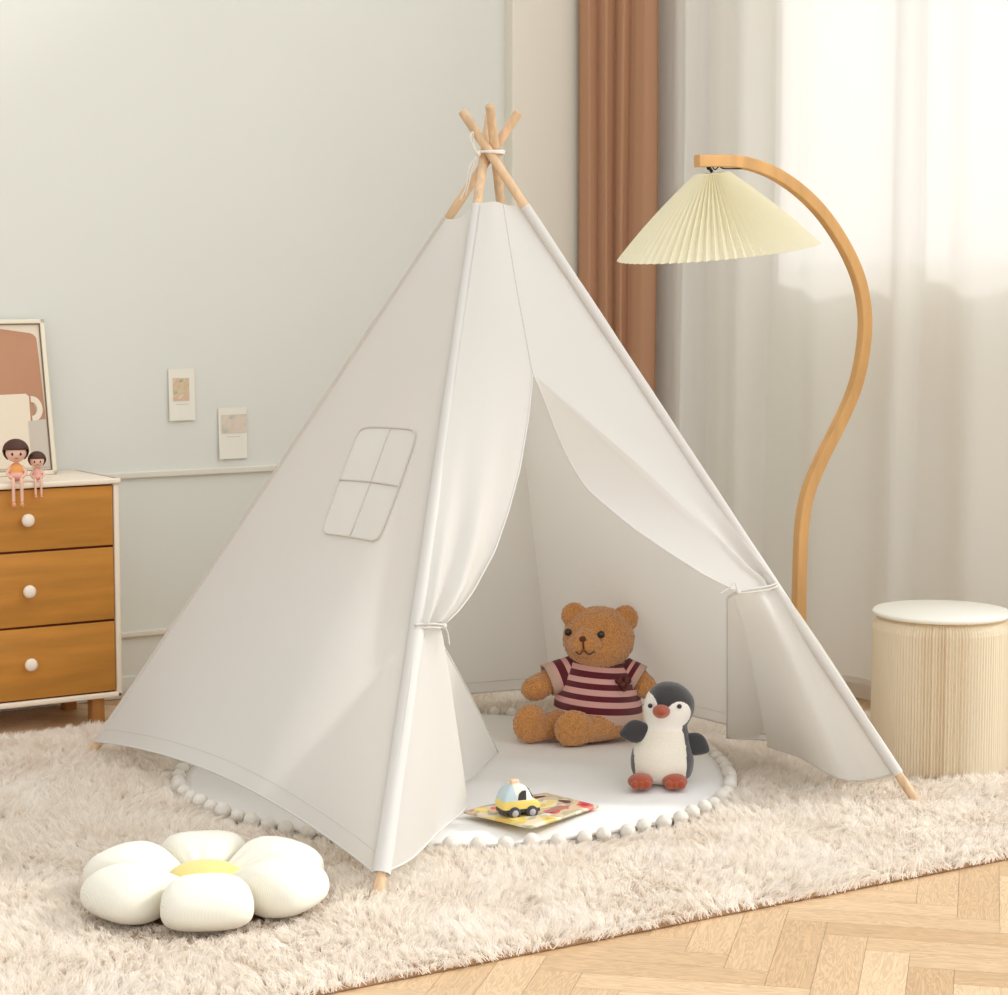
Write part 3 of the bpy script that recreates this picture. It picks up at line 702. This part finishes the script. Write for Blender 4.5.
for x, y, s in ((573, 6, -1), (625, 6, 1)):
    rt = Matrix.Rotation(R(22 * s), 3, 'Y') @ Matrix.Rotation(R(-8), 3, 'X')
    ell(bm, P(x, 125 if s < 0 else 122, -2), (13.5 * BS, 7 * BS, 14 * BS), rot=rt)
cap(bm, P(567, 68, 0), P(534, 52, -14), 11, 13); ell(bm, P(531, 51, -15), (13 * BS, 12 * BS, 12 * BS))
cap(bm, P(630, 68, 0), P(646, 52, -8), 11, 12)
cap(bm, P(575, 16, -8), P(536, 14, -36), 17, 12.5); ell(bm, P(527, 20, -42), (18 * BS, 11 * BS, 20 * BS), rot=Matrix.Rotation(R(18), 3, 'Z'))
cap(bm, P(624, 16, -6), P(582, 14, -44), 18, 13); ell(bm, P(571, 17, -52), (20.5 * BS, 11 * BS, 19 * BS), rot=Matrix.Rotation(R(18), 3, 'Z'))
for v in bm.verts: v.co.z = max(v.co.z, .002)
body = obj('body', bm, 'fur', bear)
md = body.modifiers.new('one', 'REMESH'); md.mode = 'VOXEL'; md.voxel_size = .0028; md.use_smooth_shade = True
md = body.modifiers.new('sm', 'SMOOTH'); md.iterations = 4; md.factor = .5
tx = bpy.data.textures.new('curls', 'CLOUDS'); tx.noise_scale = .0055; tx.noise_depth = 1
md = body.modifiers.new('curl', 'DISPLACE'); md.texture = tx; md.strength = .0068; md.mid_level = .45; md.texture_coords = 'LOCAL'
# sweater
bm = NB()
sw = [(43, 17, 3), (45, 19, 3), (44.5, 27, 3), (44, 28, 1), (43.5, 34, 1), (43, 35, 0), (42.5, 40, 0), (42, 41, 1), (41.5, 46, 1), (41.2, 47, 0), (41, 52, 0), (40.5, 53, 1), (40, 58, 1), (39.5, 59, 0), (38.5, 63, 0), (37.5, 64, 1), (35, 69, 1), (34, 70, 0), (31, 74, 0), (30, 75, 1), (28, 78, 1), (27, 79, 3), (24, 83, 3), (22, 80, 3)]
matn = {0: 0, 1: 1, 3: 2}
nseg = 56; rws = []
for r_, z, mi in sw:
    rws.append([bm.verts.new(P(598 + r_ * 1.02 * math.cos(2 * PI * k / nseg), z + 4.0 * math.cos(2 * PI * k / nseg) * -1 * .8, 1 + r_ * .86 * math.sin(2 * PI * k / nseg))) for k in range(nseg)])
for i in range(len(rws) - 1):
    for k in range(nseg):
        f = bm.faces.new((rws[i][k], rws[i][(k + 1) % nseg], rws[i + 1][(k + 1) % nseg], rws[i + 1][k])); f.material_index = matn[sw[i + 1][2]] if sw[i + 1][2] == sw[i][2] else matn[sw[i][2]]
sweater = obj('sweater', bm, ['pink', 'maroon', 'knitcream'], bear)
md = sweater.modifiers.new('thick', 'SOLIDIFY'); md.thickness = .003; md.offset = 1
for a, b_, r0, r1 in ((P(576, 70, -1), P(545, 59, -9), 14, 16.5), (P(622, 68, -1), P(640, 58, -5), 14, 16)):
    bm = NB(); d = (b_ - a); n_ = 12; a_, = (d.normalized().orthogonal().normalized(),); b2 = d.normalized().cross(a_)
    rr = []
    for i in range(n_ + 1):
        t = i / n_; r_ = (r0 * (1 - t) + r1 * t) * BS
        rr.append([bm.verts.new(a + d * t + a_ * r_ * math.cos(2 * PI * k / 28) + b2 * r_ * .95 * math.sin(2 * PI * k / 28)) for k in range(28)])
    seq = [1, 1, 1, 0, 0, 1, 1, 1, 0, 2, 2, 2]
    for i in range(n_):
        for k in range(28): f = bm.faces.new((rr[i][k], rr[i][(k + 1) % 28], rr[i + 1][(k + 1) % 28], rr[i + 1][k])); f.material_index = seq[i]
    o = obj('sleeve', bm, ['pink', 'maroon', 'knitcream'], sweater); md = o.modifiers.new('thick', 'SOLIDIFY'); md.thickness = .003; md.offset = 1
bm = NB(); bc = P(622, 60, -30)      # small dark knitted heart/bow on the chest
for dx, dz, r_ in ((-4, 3, 4.5), (4, 3, 4.5), (0, -1, 4), (1, -6, 2.6)): ell(bm, bc + Vector((dx * BS, -2 * BS, dz * BS)), (r_ * BS, 3 * BS, r_ * BS), 12, 8)
obj('chest_badge', bm, 'nose', sweater)
for x, z, y in ((599, 111, -35.5), (566, 111, -20.5)):
    bm = NB(); ell(bm, P(x, z, y), (3.9 * BS, 2.8 * BS, 3.9 * BS), 14, 10); obj('eye', bm, 'gloss', bear)
bm = NB(); ell(bm, P(580, 108, -45), (3.6 * BS, 2.6 * BS, 3.0 * BS), 14, 10); tube(bm, [P(580, 106, -46.5), P(581, 98, -47)], 1.0 * BS, 6); obj('nose', bm, 'nose', bear)
bm = NB(); tube(bm, catmull([P(573, 95, -44), P(577, 92.5, -46), P(581, 97, -47.5), P(586, 92.5, -46), P(592, 95, -43.5)], 5), .8 * BS, 6); obj('mouth_stitch', bm, 'stitch', bear)

# ---------------------------------------------------------------- penguin
pq = onz(662, 784, .036); QS = 1 / 474.0
pen = thing('plush_penguin', 'small black and white plush penguin with rust feet, in front of the bear', 'plush toy', (pq.x, pq.y, mat_top(pq.x, pq.y, .04)), -YAW)
def Q(x, z, y=0): return Vector(((x - 664) * QS, y * QS, z * QS))
bm = NB()
prof = [(0, 0, 0), (18, 1, 0), (27, 5, 0), (31, 12, 0), (32.5, 22, 0), (31, 33, 0), (28, 43, 1), (25, 52, 2), (22.5, 59, 3), (23, 65, 5), (25, 72, 6.5), (25.8, 80, 7), (24.5, 88, 7), (20.5, 95, 6.5), (14, 101, 6), (7, 104, 5.5), (0, 105, 5)]
# resample the outline finely so the colour borders stay crisp
pr = catmull([Vector((r_, z, dx)) for r_, z, dx in prof], 9); nsg = 160; rws = []
for q in pr:
    r_, z, dx = max(q.x, .02), q.y, q.z
    rws.append([bm.verts.new(Q(664 + dx + r_ * math.cos(2 * PI * k / nsg), z, r_ * .86 * math.sin(2 * PI * k / nsg))) for k in range(nsg)])
def pcol(c):
    x, z, y = c.x / QS, c.z / QS, c.y / QS       # around the figure's middle
    if y > 10: return 0
    if z < 57:                                 # belly
        return 1 if ((x - (-3 - (z - 30) * .03)) / (26.5 if z < 30 else 27)) ** 2 + ((z - 27) / 60) ** 2 < 1 else 0
    lx = x - 0                                 # face: two lobes either side of a black peak
    left = ((lx + 15.5) / 9.5) ** 2 + ((z - 78) / 17) ** 2 < 1
    right = ((lx - 15) / 13) ** 2 + ((z - 74.5) / 13.5) ** 2 < 1
    chin = z < 77 and abs(lx - (-1)) < 20 + (z - 57) * .15
    return 2 if (left or right or chin) else 0
for i in range(len(rws) - 1):
    for k in range(nsg):
        f = bm.faces.new((rws[i][k], rws[i][(k + 1) % nsg], rws[i + 1][(k + 1) % nsg], rws[i + 1][k])); f.material_index = pcol(f.calc_center_median())
bmesh.ops.remove_doubles(bm, verts=bm.verts, dist=.00003)
bd = obj('body', bm, ['penblack', 'penwhite', 'penface'], pen)
for s in (-1, 1):
    bm = NB(); bmesh.ops.create_uvsphere(bm, u_segments=24, v_segments=18, radius=1)
    for v in bm.verts:
        x, y, z = v.co; t = (z + 1) / 2; v.co = Vector((x * (12 * (.55 + .45 * math.sin(PI * min(1, t * 1.05)))) * QS, y * 5 * QS, z * 17 * QS))
    if s < 0: mt = Matrix.Translation(Q(636, 55, -8)) @ Matrix.Rotation(R(78), 4, 'Y') @ Matrix.Rotation(R(-20), 4, 'Z')
    else: mt = Matrix.Translation(Q(697, 41, -4)) @ Matrix.Rotation(R(-62), 4, 'Y')
    bmesh.ops.transform(bm, matrix=mt, verts=bm.verts); obj('flipper', bm, 'penblack', pen)
for x in (640, 675):
    bm = NB(); ell(bm, Q(x, 7, -26), (13 * QS, 14 * QS, 8 * QS), 24, 16, rot=Matrix.Rotation(R(8 if x < 660 else -8), 3, 'Z'))
    for dx in (-6, 0, 6): ell(bm, Q(x + dx, 6, -37), (4.6 * QS, 5 * QS, 4.6 * QS), 14, 10)
    for v in bm.verts: v.co.z = max(v.co.z, .0005)
    obj('foot', bm, 'orange', pen)
bm = NB(); bmesh.ops.create_uvsphere(bm, u_segments=20, v_segments=14, radius=1)
for v in bm.verts: v.co = Vector((v.co.x * 9 * QS * (1 - .35 * max(0, -v.co.y)), v.co.y * 13 * QS, v.co.z * (6.5 if v.co.z > 0 else 7.5) * QS * (1 - .45 * max(0, -v.co.y))))
bmesh.ops.transform(bm, matrix=Matrix.Translation(Q(661, 79, -24)), verts=bm.verts); obj('beak', bm, 'orange', pen)
for x, y in ((679.5, -22.0), (650, -18.5)):
    bm = NB(); ell(bm, Q(x, 83.5, y), (2.5 * QS, 2.2 * QS, 2.5 * QS), 12, 8); obj('eye', bm, 'gloss', pen)

# ---------------------------------------------------------------- open picture book and toy car
cs = [onz(u, v, .040) for u, v in ((464, 816), (531, 832), (599, 810), (546, 797))]
bc = sum(cs, Vector()) / 4; book = thing('picture_book', 'thin colourful picture booklet lying on the mat by the entrance', 'book', (bc.x, bc.y, mat_top(bc.x, bc.y, .10) + .0015))
def bp_(a, b, z): return (cs[0].lerp(cs[1], b)).lerp(cs[3].lerp(cs[2], b), a) - bc + Vector((0, 0, z + .040 - .034))
bm = NB(); tr__ = [[bp_(a / 20, b / 14, .0025 + .0025 * abs(math.sin(PI * a / 10)) ** .7 * (1 if a else 1)) for b in range(15)] for a in range(21)]
lo__ = [[bp_(a / 20, b / 14, -.0015) for b in range(15)] for a in range(21)]
grid(bm, tr__); grid(bm, lo__)
for e in ([r_[0] for r_ in tr__], [r_[0] for r_ in lo__]), ([r_[-1] for r_ in tr__], [r_[-1] for r_ in lo__]), (tr__[0], lo__[0]), (tr__[-1], lo__[-1]): grid(bm, list(e))
bmesh.ops.remove_doubles(bm, verts=bm.verts, dist=.0001); obj('pages', bm, 'book', book)
# printed pictures on the pages: coloured shapes
for (a, b, da, db, mt) in ((.12, .10, .10, .22, 'car_yellow'), (.10, .70, .12, .25, 'car_yellow'), (.80, .15, .16, .10, 'maroon'), (.62, .72, .30, .16, 'orange'), (.86, .55, .10, .20, 'maroon'), (.40, .80, .10, .12, 'car_white'), (.22, .42, .14, .12, 'car_blue'), (.55, .30, .14, .18, 'car_peach'), (.42, .55, .12, .14, 'art_grey')):
    bm = NB(); q = [(a + da * .5 * math.cos(t) * (1 + .25 * math.sin(3 * t + a * 9)), b + db * .5 * math.sin(t)) for t in [2 * PI * k / 14 for k in range(14)]]
    q = [(min(.985, max(.015, x)), min(.985, max(.015, y))) for x, y in q]
    vs = [bm.verts.new(bp_(x, y,   .0030 + .0025 * abs(math.sin(PI * x * 2)) ** .7)) for x, y in q]; c_ = bm.verts.new(bp_(a, b, .0032 + .0025 * abs(math.sin(PI * a * 2)) ** .7))
    for i in range(14): bm.faces.new((vs[i], vs[(i + 1) % 14], c_))
    obj('printed_picture', bm, mt, book)
# toy car, nose to the right and slightly to the room
KS = 1 / 555.0
co_ = onz(518, 816, .046); car = thing('toy_car', 'small yellow and pale blue toy car parked on the picture booklet', 'toy car', (co_.x, co_.y, book.location.z + .0058), -YAW + R(22))
def side(x, z): return (x * KS, z * KS)
def extrude(bm, poly, w0, w1, mi=0, bev=0):
    a = [bm.verts.new((x, w0, z)) for x, z in poly]; b_ = [bm.verts.new((x, w1, z)) for x, z in poly]
    bm.faces.new(a).material_index = mi; bm.faces.new(b_[::-1]).material_index = mi
    for i in range(len(poly)): bm.faces.new((a[i], a[(i + 1) % len(poly)], b_[(i + 1) % len(poly)], b_[i])).material_index = mi
def carshape(x, z):       # body half width by height
    return (14 - 3.5 * max(0, (z - 20) / 18)) * KS
bm = NB(); nprof = 40; out = []
outline = catmull([Vector(q) for q in ((-22, 0, 6), (-23, 0, 14), (-21, 0, 25), (-15, 0, 34), (-6, 0, 38), (3, 0, 37), (9, 0, 31), (13, 0, 22), (19, 0, 19), (22, 0, 14), (22, 0, 6))], 5)
top_ = []
W_ = [-1, -.93, -.75, -.4, 0, .4, .75, .93, 1]
cen = Vector((0, 0, 16))
for w_ in W_:
    sc_ = {1: .90, .93: .965, .75: 1, .4: 1, 0: 1}[abs(w_)]
    row = [Vector(((cen + (q - cen) * sc_).x * KS, 0, max(5.5, (cen + (q - cen) * sc_).z) * KS)) for q in outline]
    for p in row: p.y = w_ * carshape(p.x, p.z / KS)
    out.append(row)
grid(bm, out)
bm.faces.new([v for v in [min(bm.verts, key=lambda v: (v.co - p).length) for p in out[0]]]); bm.faces.new([min(bm.verts, key=lambda v: (v.co - p).length) for p in out[-1]][::-1])
bot = [[r_[0], r_[-1]] for r_ in out]; grid(bm, bot); bmesh.ops.remove_doubles(bm, verts=bm.verts, dist=.00002)
for pz in (11 * KS, 20.5 * KS): bmesh.ops.bisect_plane(bm, geom=list(bm.verts) + list(bm.edges) + list(bm.faces), plane_co=(0, 0, pz), plane_no=(0, 0, 1))
bmesh.ops.bisect_plane(bm, geom=list(bm.verts) + list(bm.edges) + list(bm.faces), plane_co=(-1 * KS, 0, 0), plane_no=(1, 0, .25))
for f in bm.faces:
    c_ = f.calc_center_median() / KS
    f.material_index = 0 if c_.z < 20.5 and c_.z > 11 else (3 if c_.z <= 11 else (1 if c_.x + .25 * c_.z < -1 + 1e-3 else 2))
obj('car_body', bm, ['car_yellow', 'car_blue', 'car_white', 'car_dark'], car, True)
for s in (-1, 1):
    yy = s * 14.0 * KS
    bm = NB(); extrude(bm, [side(*q) for q in ((-6, 21), (-4, 28), (0, 31.5), (4, 31.5), (4.5, 21))], s * 10 * KS, yy * .99); obj('side_window', bm, 'car_dark', car, False)
bm = NB(); ws = [Vector(((x + .5) * KS, y * KS, z * KS)) for x, z, y in ((8.6, 32, -7), (8.6, 32, 7), (13.4, 22.5, 9), (13.4, 22.5, -9))]
lo_ = [bm.verts.new(p) for p in ws]; up_ = [bm.verts.new(p + Vector((.0012, 0, .0008))) for p in ws]
bm.faces.new(lo_[::-1]); bm.faces.new(up_)
for i in range(4): bm.faces.new((lo_[i], lo_[(i + 1) % 4], up_[(i + 1) % 4], up_[i]))
obj('windscreen', bm, 'car_dark', car, False)
for x in (-10, 11):
    for s in (-1, 1):
        bm = NB(); lathe(bm, [(0, -3.6), (6.0, -3.6), (7.0, -2.6), (7.0, 2.6), (6.0, 3.6), (0, 3.6)], 28)
        bmesh.ops.transform(bm, matrix=Matrix.Translation((x * KS, s * 13.0 * KS, 7 * KS)) @ Matrix.Rotation(R(90), 4, 'X') @ Matrix.Scale(KS, 4), verts=bm.verts)
        wh = obj('wheel', bm, 'car_wheel', car)
        bm = NB(); lathe(bm, [(0, -.6), (3.6, -.6), (3.9, 0), (3.0, .6), (1.2, .2), (0, .9)], 20)
        bmesh.ops.transform(bm, matrix=Matrix.Translation((x * KS, s * 16.8 * KS, 7 * KS)) @ Matrix.Rotation(R(90 * s), 4, 'X') @ Matrix.Scale(KS, 4), verts=bm.verts); obj('hub_cap', bm, 'car_hub', wh)
bm = NB(); box(bm, (-9.5 * KS, -4 * KS, 36.5 * KS), (0 * KS, 4 * KS, 42.5 * KS), 1.8 * KS, 3); obj('roof_light', bm, 'car_peach', car)

# ---------------------------------------------------------------- dresser
DY = 5.115; DX1 = 2.085; DX0 = 1.591; DZ0, DZ1 = .066, .628
dr = thing('chest_of_drawers', 'honey-brown three-drawer chest with cream frame, left of the tent', 'dresser', ((DX0 + DX1) / 2, 5.25, 0))
DL = -Vector(dr.location)
def dp(name, bm, m, parent=dr, smooth=True):
    o = obj(name, bm, m, parent, smooth)
    if parent == dr: o.location = DL
    return o
bm = NB(); T = .014
box(bm, (DX0, DY, DZ0), (DX0 + T, 5.402, DZ1), .004); box(bm, (DX1 - T, DY, DZ0), (DX1, 5.402, DZ1), .004)
box(bm, (DX0, DY, DZ0), (DX1, 5.402, DZ0 + T), .004); box(bm, (DX0 - .004, DY - .006, DZ1 - T), (DX1 + .004, 5.404, DZ1), .004)
box(bm, (DX0 + T, 5.39, DZ0 + T), (DX1 - T, 5.40, DZ1 - T)); dp('carcass', bm, 'cream')
bm = NB(); box(bm, (DX0 + T, DY + .012, DZ0 + T), (DX1 - T, DY + .02, DZ1 - T)); dp('inner_panel', bm, 'gap')
for z0, z1, kz in ((.084, .2625, .174), (.2685, .4525, .358), (.4585, .610, .536)):
    bm = NB(); box(bm, (DX0 + T + .003, DY + .003, z0), (DX1 - T - .003, DY + .018, z1), .0015); d_ = dp('drawer', bm, 'drawer')
    for kx in (1.838,):
        bm = NB(); lathe(bm, [(0, 0), (.0062, 0), (.0062, .008), (.013, .012), (.0165, .018), (.0155, .024), (.009, .028), (0, .029)], 28)
        bmesh.ops.transform(bm, matrix=Matrix.Translation((kx, DY + .003, kz)) @ Matrix.Rotation(R(90), 4, 'X'), verts=bm.verts); obj('knob', bm, 'knob', d_)
for x in (DX0 + .05, DX1 - .075):
    for y in (DY + .02, 5.33):
        bm = NB(); box(bm, (x, y, .0), (x + .034, y + .034, DZ0 + .001), .003); dp('leg', bm, 'legwood')

# framed print leaning on the wall, on the chest
fr0 = thing('framed_print', 'framed terracotta and cream mug print leaning on the wall atop the chest', 'picture', (1.80, 5.30, DZ1 + .001), 0)
ln_ = math.atan2(.075, .40)
fr0.rotation_euler = (-ln_, 0, 0); FW, FH = .375, .405
fx1 = 1.992 - 1.80; fx0 = fx1 - FW
bm = NB(); t_ = .011
box(bm, (fx0, 0, 0), (fx0 + t_, .018, FH), .0015); box(bm, (fx1 - t_, 0, 0), (fx1, .018, FH), .0015); box(bm, (fx0, 0, 0), (fx1, .018, t_), .0015); box(bm, (fx0, 0, FH - t_), (fx1, .018, FH), .0015)
obj('frame', bm, 'frame', fr0)
bm = NB(); box(bm, (fx0 + t_ - .001, .009, t_ - .001), (fx1 - t_ + .001, .014, FH - t_ + .001)); pr_ = obj('print', bm, 'art_cream', fr0, False)
bm = NB()
for a, b_ in (((fx0 + t_, .0035, t_), (fx0 + t_ + .002, .0088, FH - t_)), ((fx1 - t_ - .002, .0035, t_), (fx1 - t_, .0088, FH - t_)), ((fx0 + t_, .0035, FH - t_ - .002), (fx1 - t_, .0088, FH - t_)), ((fx0 + t_, .0035, t_), (fx1 - t_, .0088, t_ + .002))): box(bm, a, b_)
obj('inner_lip', bm, 'frame_in', fr0, False)
def shape(pts, y, mt):
    bm = NB(); a = [bm.verts.new((x, y, z)) for x, z in pts]; b_ = [bm.verts.new((x, y + .0005, z)) for x, z in pts]
    bm.faces.new(a); bm.faces.new(b_[::-1])
    for i in range(len(pts)): bm.faces.new((a[i], a[(i + 1) % len(pts)], b_[(i + 1) % len(pts)], b_[i]))
    bmesh.ops.triangulate(bm, faces=bm.faces); return obj('print_shape', bm, mt, pr_, False)
X1 = fx1 - t_ - .003
terr = [(fx0 + .03, .06), (X1 - .001, .12), (X1 - .004, .22), (X1 - .006, .30)] + [(X1 - .008 - .022 * (1 - math.cos(t)), .352 + .018 * math.sin(t)) for t in (.2, .6, 1.0, 1.4)] + [(X1 - .10, .381), (fx0 + .05, .381), (fx0 + .03, .34)]
shape(terr, .0075, 'art_brown')
shape([(X1 - .16, .02), (X1 - .045, .02), (X1 - .042, .205), (X1 - .050, .212), (X1 - .155, .210), (X1 - .16, .2)], .0068, 'art_cream')
ring = [(X1 - .038 + .030 * math.cos(t), .172 + .034 * math.sin(t)) for t in [R(90 - 15 * k) for k in range(13)]] + [(X1 - .038 + .015 * math.cos(t), .172 + .018 * math.sin(t)) for t in [R(-90 + 15 * k) for k in range(13)]]
shape(ring, .0064, 'art_cream')
shape([(X1 - .05, .02), (X1 - .002, .02), (X1 - .002, .145), (X1 - .05, .140)], .0060, 'art_grey')
# two dolls sitting on the chest's front edge
def doll(cx_, s, top, ori, label, legdx):
    d = thing('doll_figurine', label, 'figurine', (cx_, DY + .010, DZ1 + .002), -YAW * .5)
    bm = NB(); ell(bm, (0, .004, .020 * s), (.013 * s, .011 * s, .020 * s)); tube(bm, [(0, .002, .034 * s), (0, .001, .044 * s)], .004 * s, 10)
    for q in (-1, 1): tube(bm, catmull([Vector((q * .011 * s, .002, .032 * s)), Vector((q * .019 * s, -.004 * s, .019 * s)), Vector((q * .010 * s, -.016 * s, .010 * s))], 6), [.0042 * s * (1 - .02 * k) for k in range(13)], 10)
    ell(bm, (0, 0, .062 * s), (.0215 * s, .019 * s, .0205 * s), 32, 22)
    for q in (-1, 1):
        lx_ = q * .0085 * s
        tube(bm, catmull([Vector((lx_, -.002, .008 * s)), Vector((lx_, -.022 * s, .008 * s)), Vector((lx_, -.029 * s - .002, .000)), Vector((lx_, -.029 * s - .003, -.022 * s)), Vector((lx_, -.029 * s - .003, -.040 * s))], 5), .0036 * s, 10)
    obj('body', bm, 'skin', d)
    bm = NB(); ell(bm, (0, .003, .022 * s), (.0155 * s, .0135 * s, .019 * s)); obj('dress', bm, top, d)
    bm = NB(); ell(bm, (0, .0, .013 * s), (.0175 * s, .016 * s, .011 * s)); obj('skirt', bm, ori, d)
    bm = NB(); bmesh.ops.create_uvsphere(bm, u_segments=36, v_segments=26, radius=1)
    for v in bm.verts: v.co = Vector((v.co.x * .0275 * s, v.co.y * .024 * s + .0035 * s, v.co.z * .0250 * s + .066 * s))
    dele = [v for v in bm.verts if (v.co.y < -.004 * s and v.co.z < .069 * s) or v.co.z < .047 * s]
    bmesh.ops.delete(bm, geom=dele, context='VERTS'); o = obj('hair', bm, 'hair', d); md = o.modifiers.new('t', 'SOLIDIFY'); md.thickness = .003 * s; md.offset = -1
    for q in (-1, 1):
        bm = NB(); ell(bm, (q * .0085 * s, -.0172 * s, .060 * s), (.0026 * s, .0016 * s, .0034 * s), 10, 8); obj('eye', bm, 'gloss', d)
        bm = NB(); lx_ = q * .0085 * s; ell(bm, (lx_, -.032 * s - .003, -.045 * s), (.0052 * s, .0085 * s, .0062 * s), 14, 10); obj('shoe', bm, 'shoe', d)
    bm = NB(); tube(bm, [(-.003 * s, -.0184 * s, .0515 * s), (0, -.0188 * s, .0508 * s), (.003 * s, -.0184 * s, .0515 * s)], .0007 * s, 6); obj('mouth', bm, 'nose', d)
    return d
doll(1.820, 1.18, 'dollorange', 'dollpink', 'larger bob-haired doll in orange sitting on the chest edge', 0)
doll(1.874, .82, 'dollpink', 'dollpink', 'smaller doll in pink beside the bigger one on the chest edge', 0)

# ---------------------------------------------------------------- two cards pinned to the wall
def card(c0, c1, label, ph, ptop):
    a = ony(*c0, WY - .01); b_ = ony(*c1, WY - .01); x0, x1, z1, z0 = a.x, b_.x, a.z, b_.z
    o = thing('wall_card', label, 'card', ((x0 + x1) / 2, WY - .003, (z0 + z1) / 2)); w_, h_ = (x1 - x0) / 2, (z1 - z0) / 2
    bm = NB(); pts = [[Vector((-w_ + 2 * w_ * i / 6, -.0015 - (.006 * (1 - j / 8) ** 1.5 * (1 - .55 * i / 6)), -h_ + 2 * h_ * j / 8)) for i in range(7)] for j in range(9)]
    grid(bm, pts); c = obj('paper', bm, 'card', o, False); md = c.modifiers.new('t', 'SOLIDIFY'); md.thickness = .0006
    u0, u1, v0, v1 = ph
    def cp(u, v, e): return Vector((-w_ + 2 * w_ * u, -.0015 - (.006 * (1 - v) ** 1.5 * (1 - .55 * u)) - e, -h_ + 2 * h_ * v))
    bm = NB(); grid(bm, [[cp(u0 + (u1 - u0) * i / 6, v0 + (v1 - v0) * j / 6, .0010) for i in range(7)] for j in range(7)]); obj('photo', bm, ptop, o, False)
    bm = NB()
    for k in range(5): uu = .28 + k * .10; grid(bm, [[cp(uu, v0 - .075, .001), cp(uu + .06, v0 - .075, .001)], [cp(uu, v0 - .06, .001), cp(uu + .06, v0 - .06, .001)]])
    obj('caption_marks', bm, 'art_grey', o)
    return o
card((169, 369), (196, 420), 'small cream photo card on the wall, the upper left one nearer the chest', (.16, .78, .38, .82), 'photo_a')
card((219, 408), (248, 458), 'small cream photo card just above the wall rail, lower right of the pair', (.10, .98, .50, .86), 'photo_b')
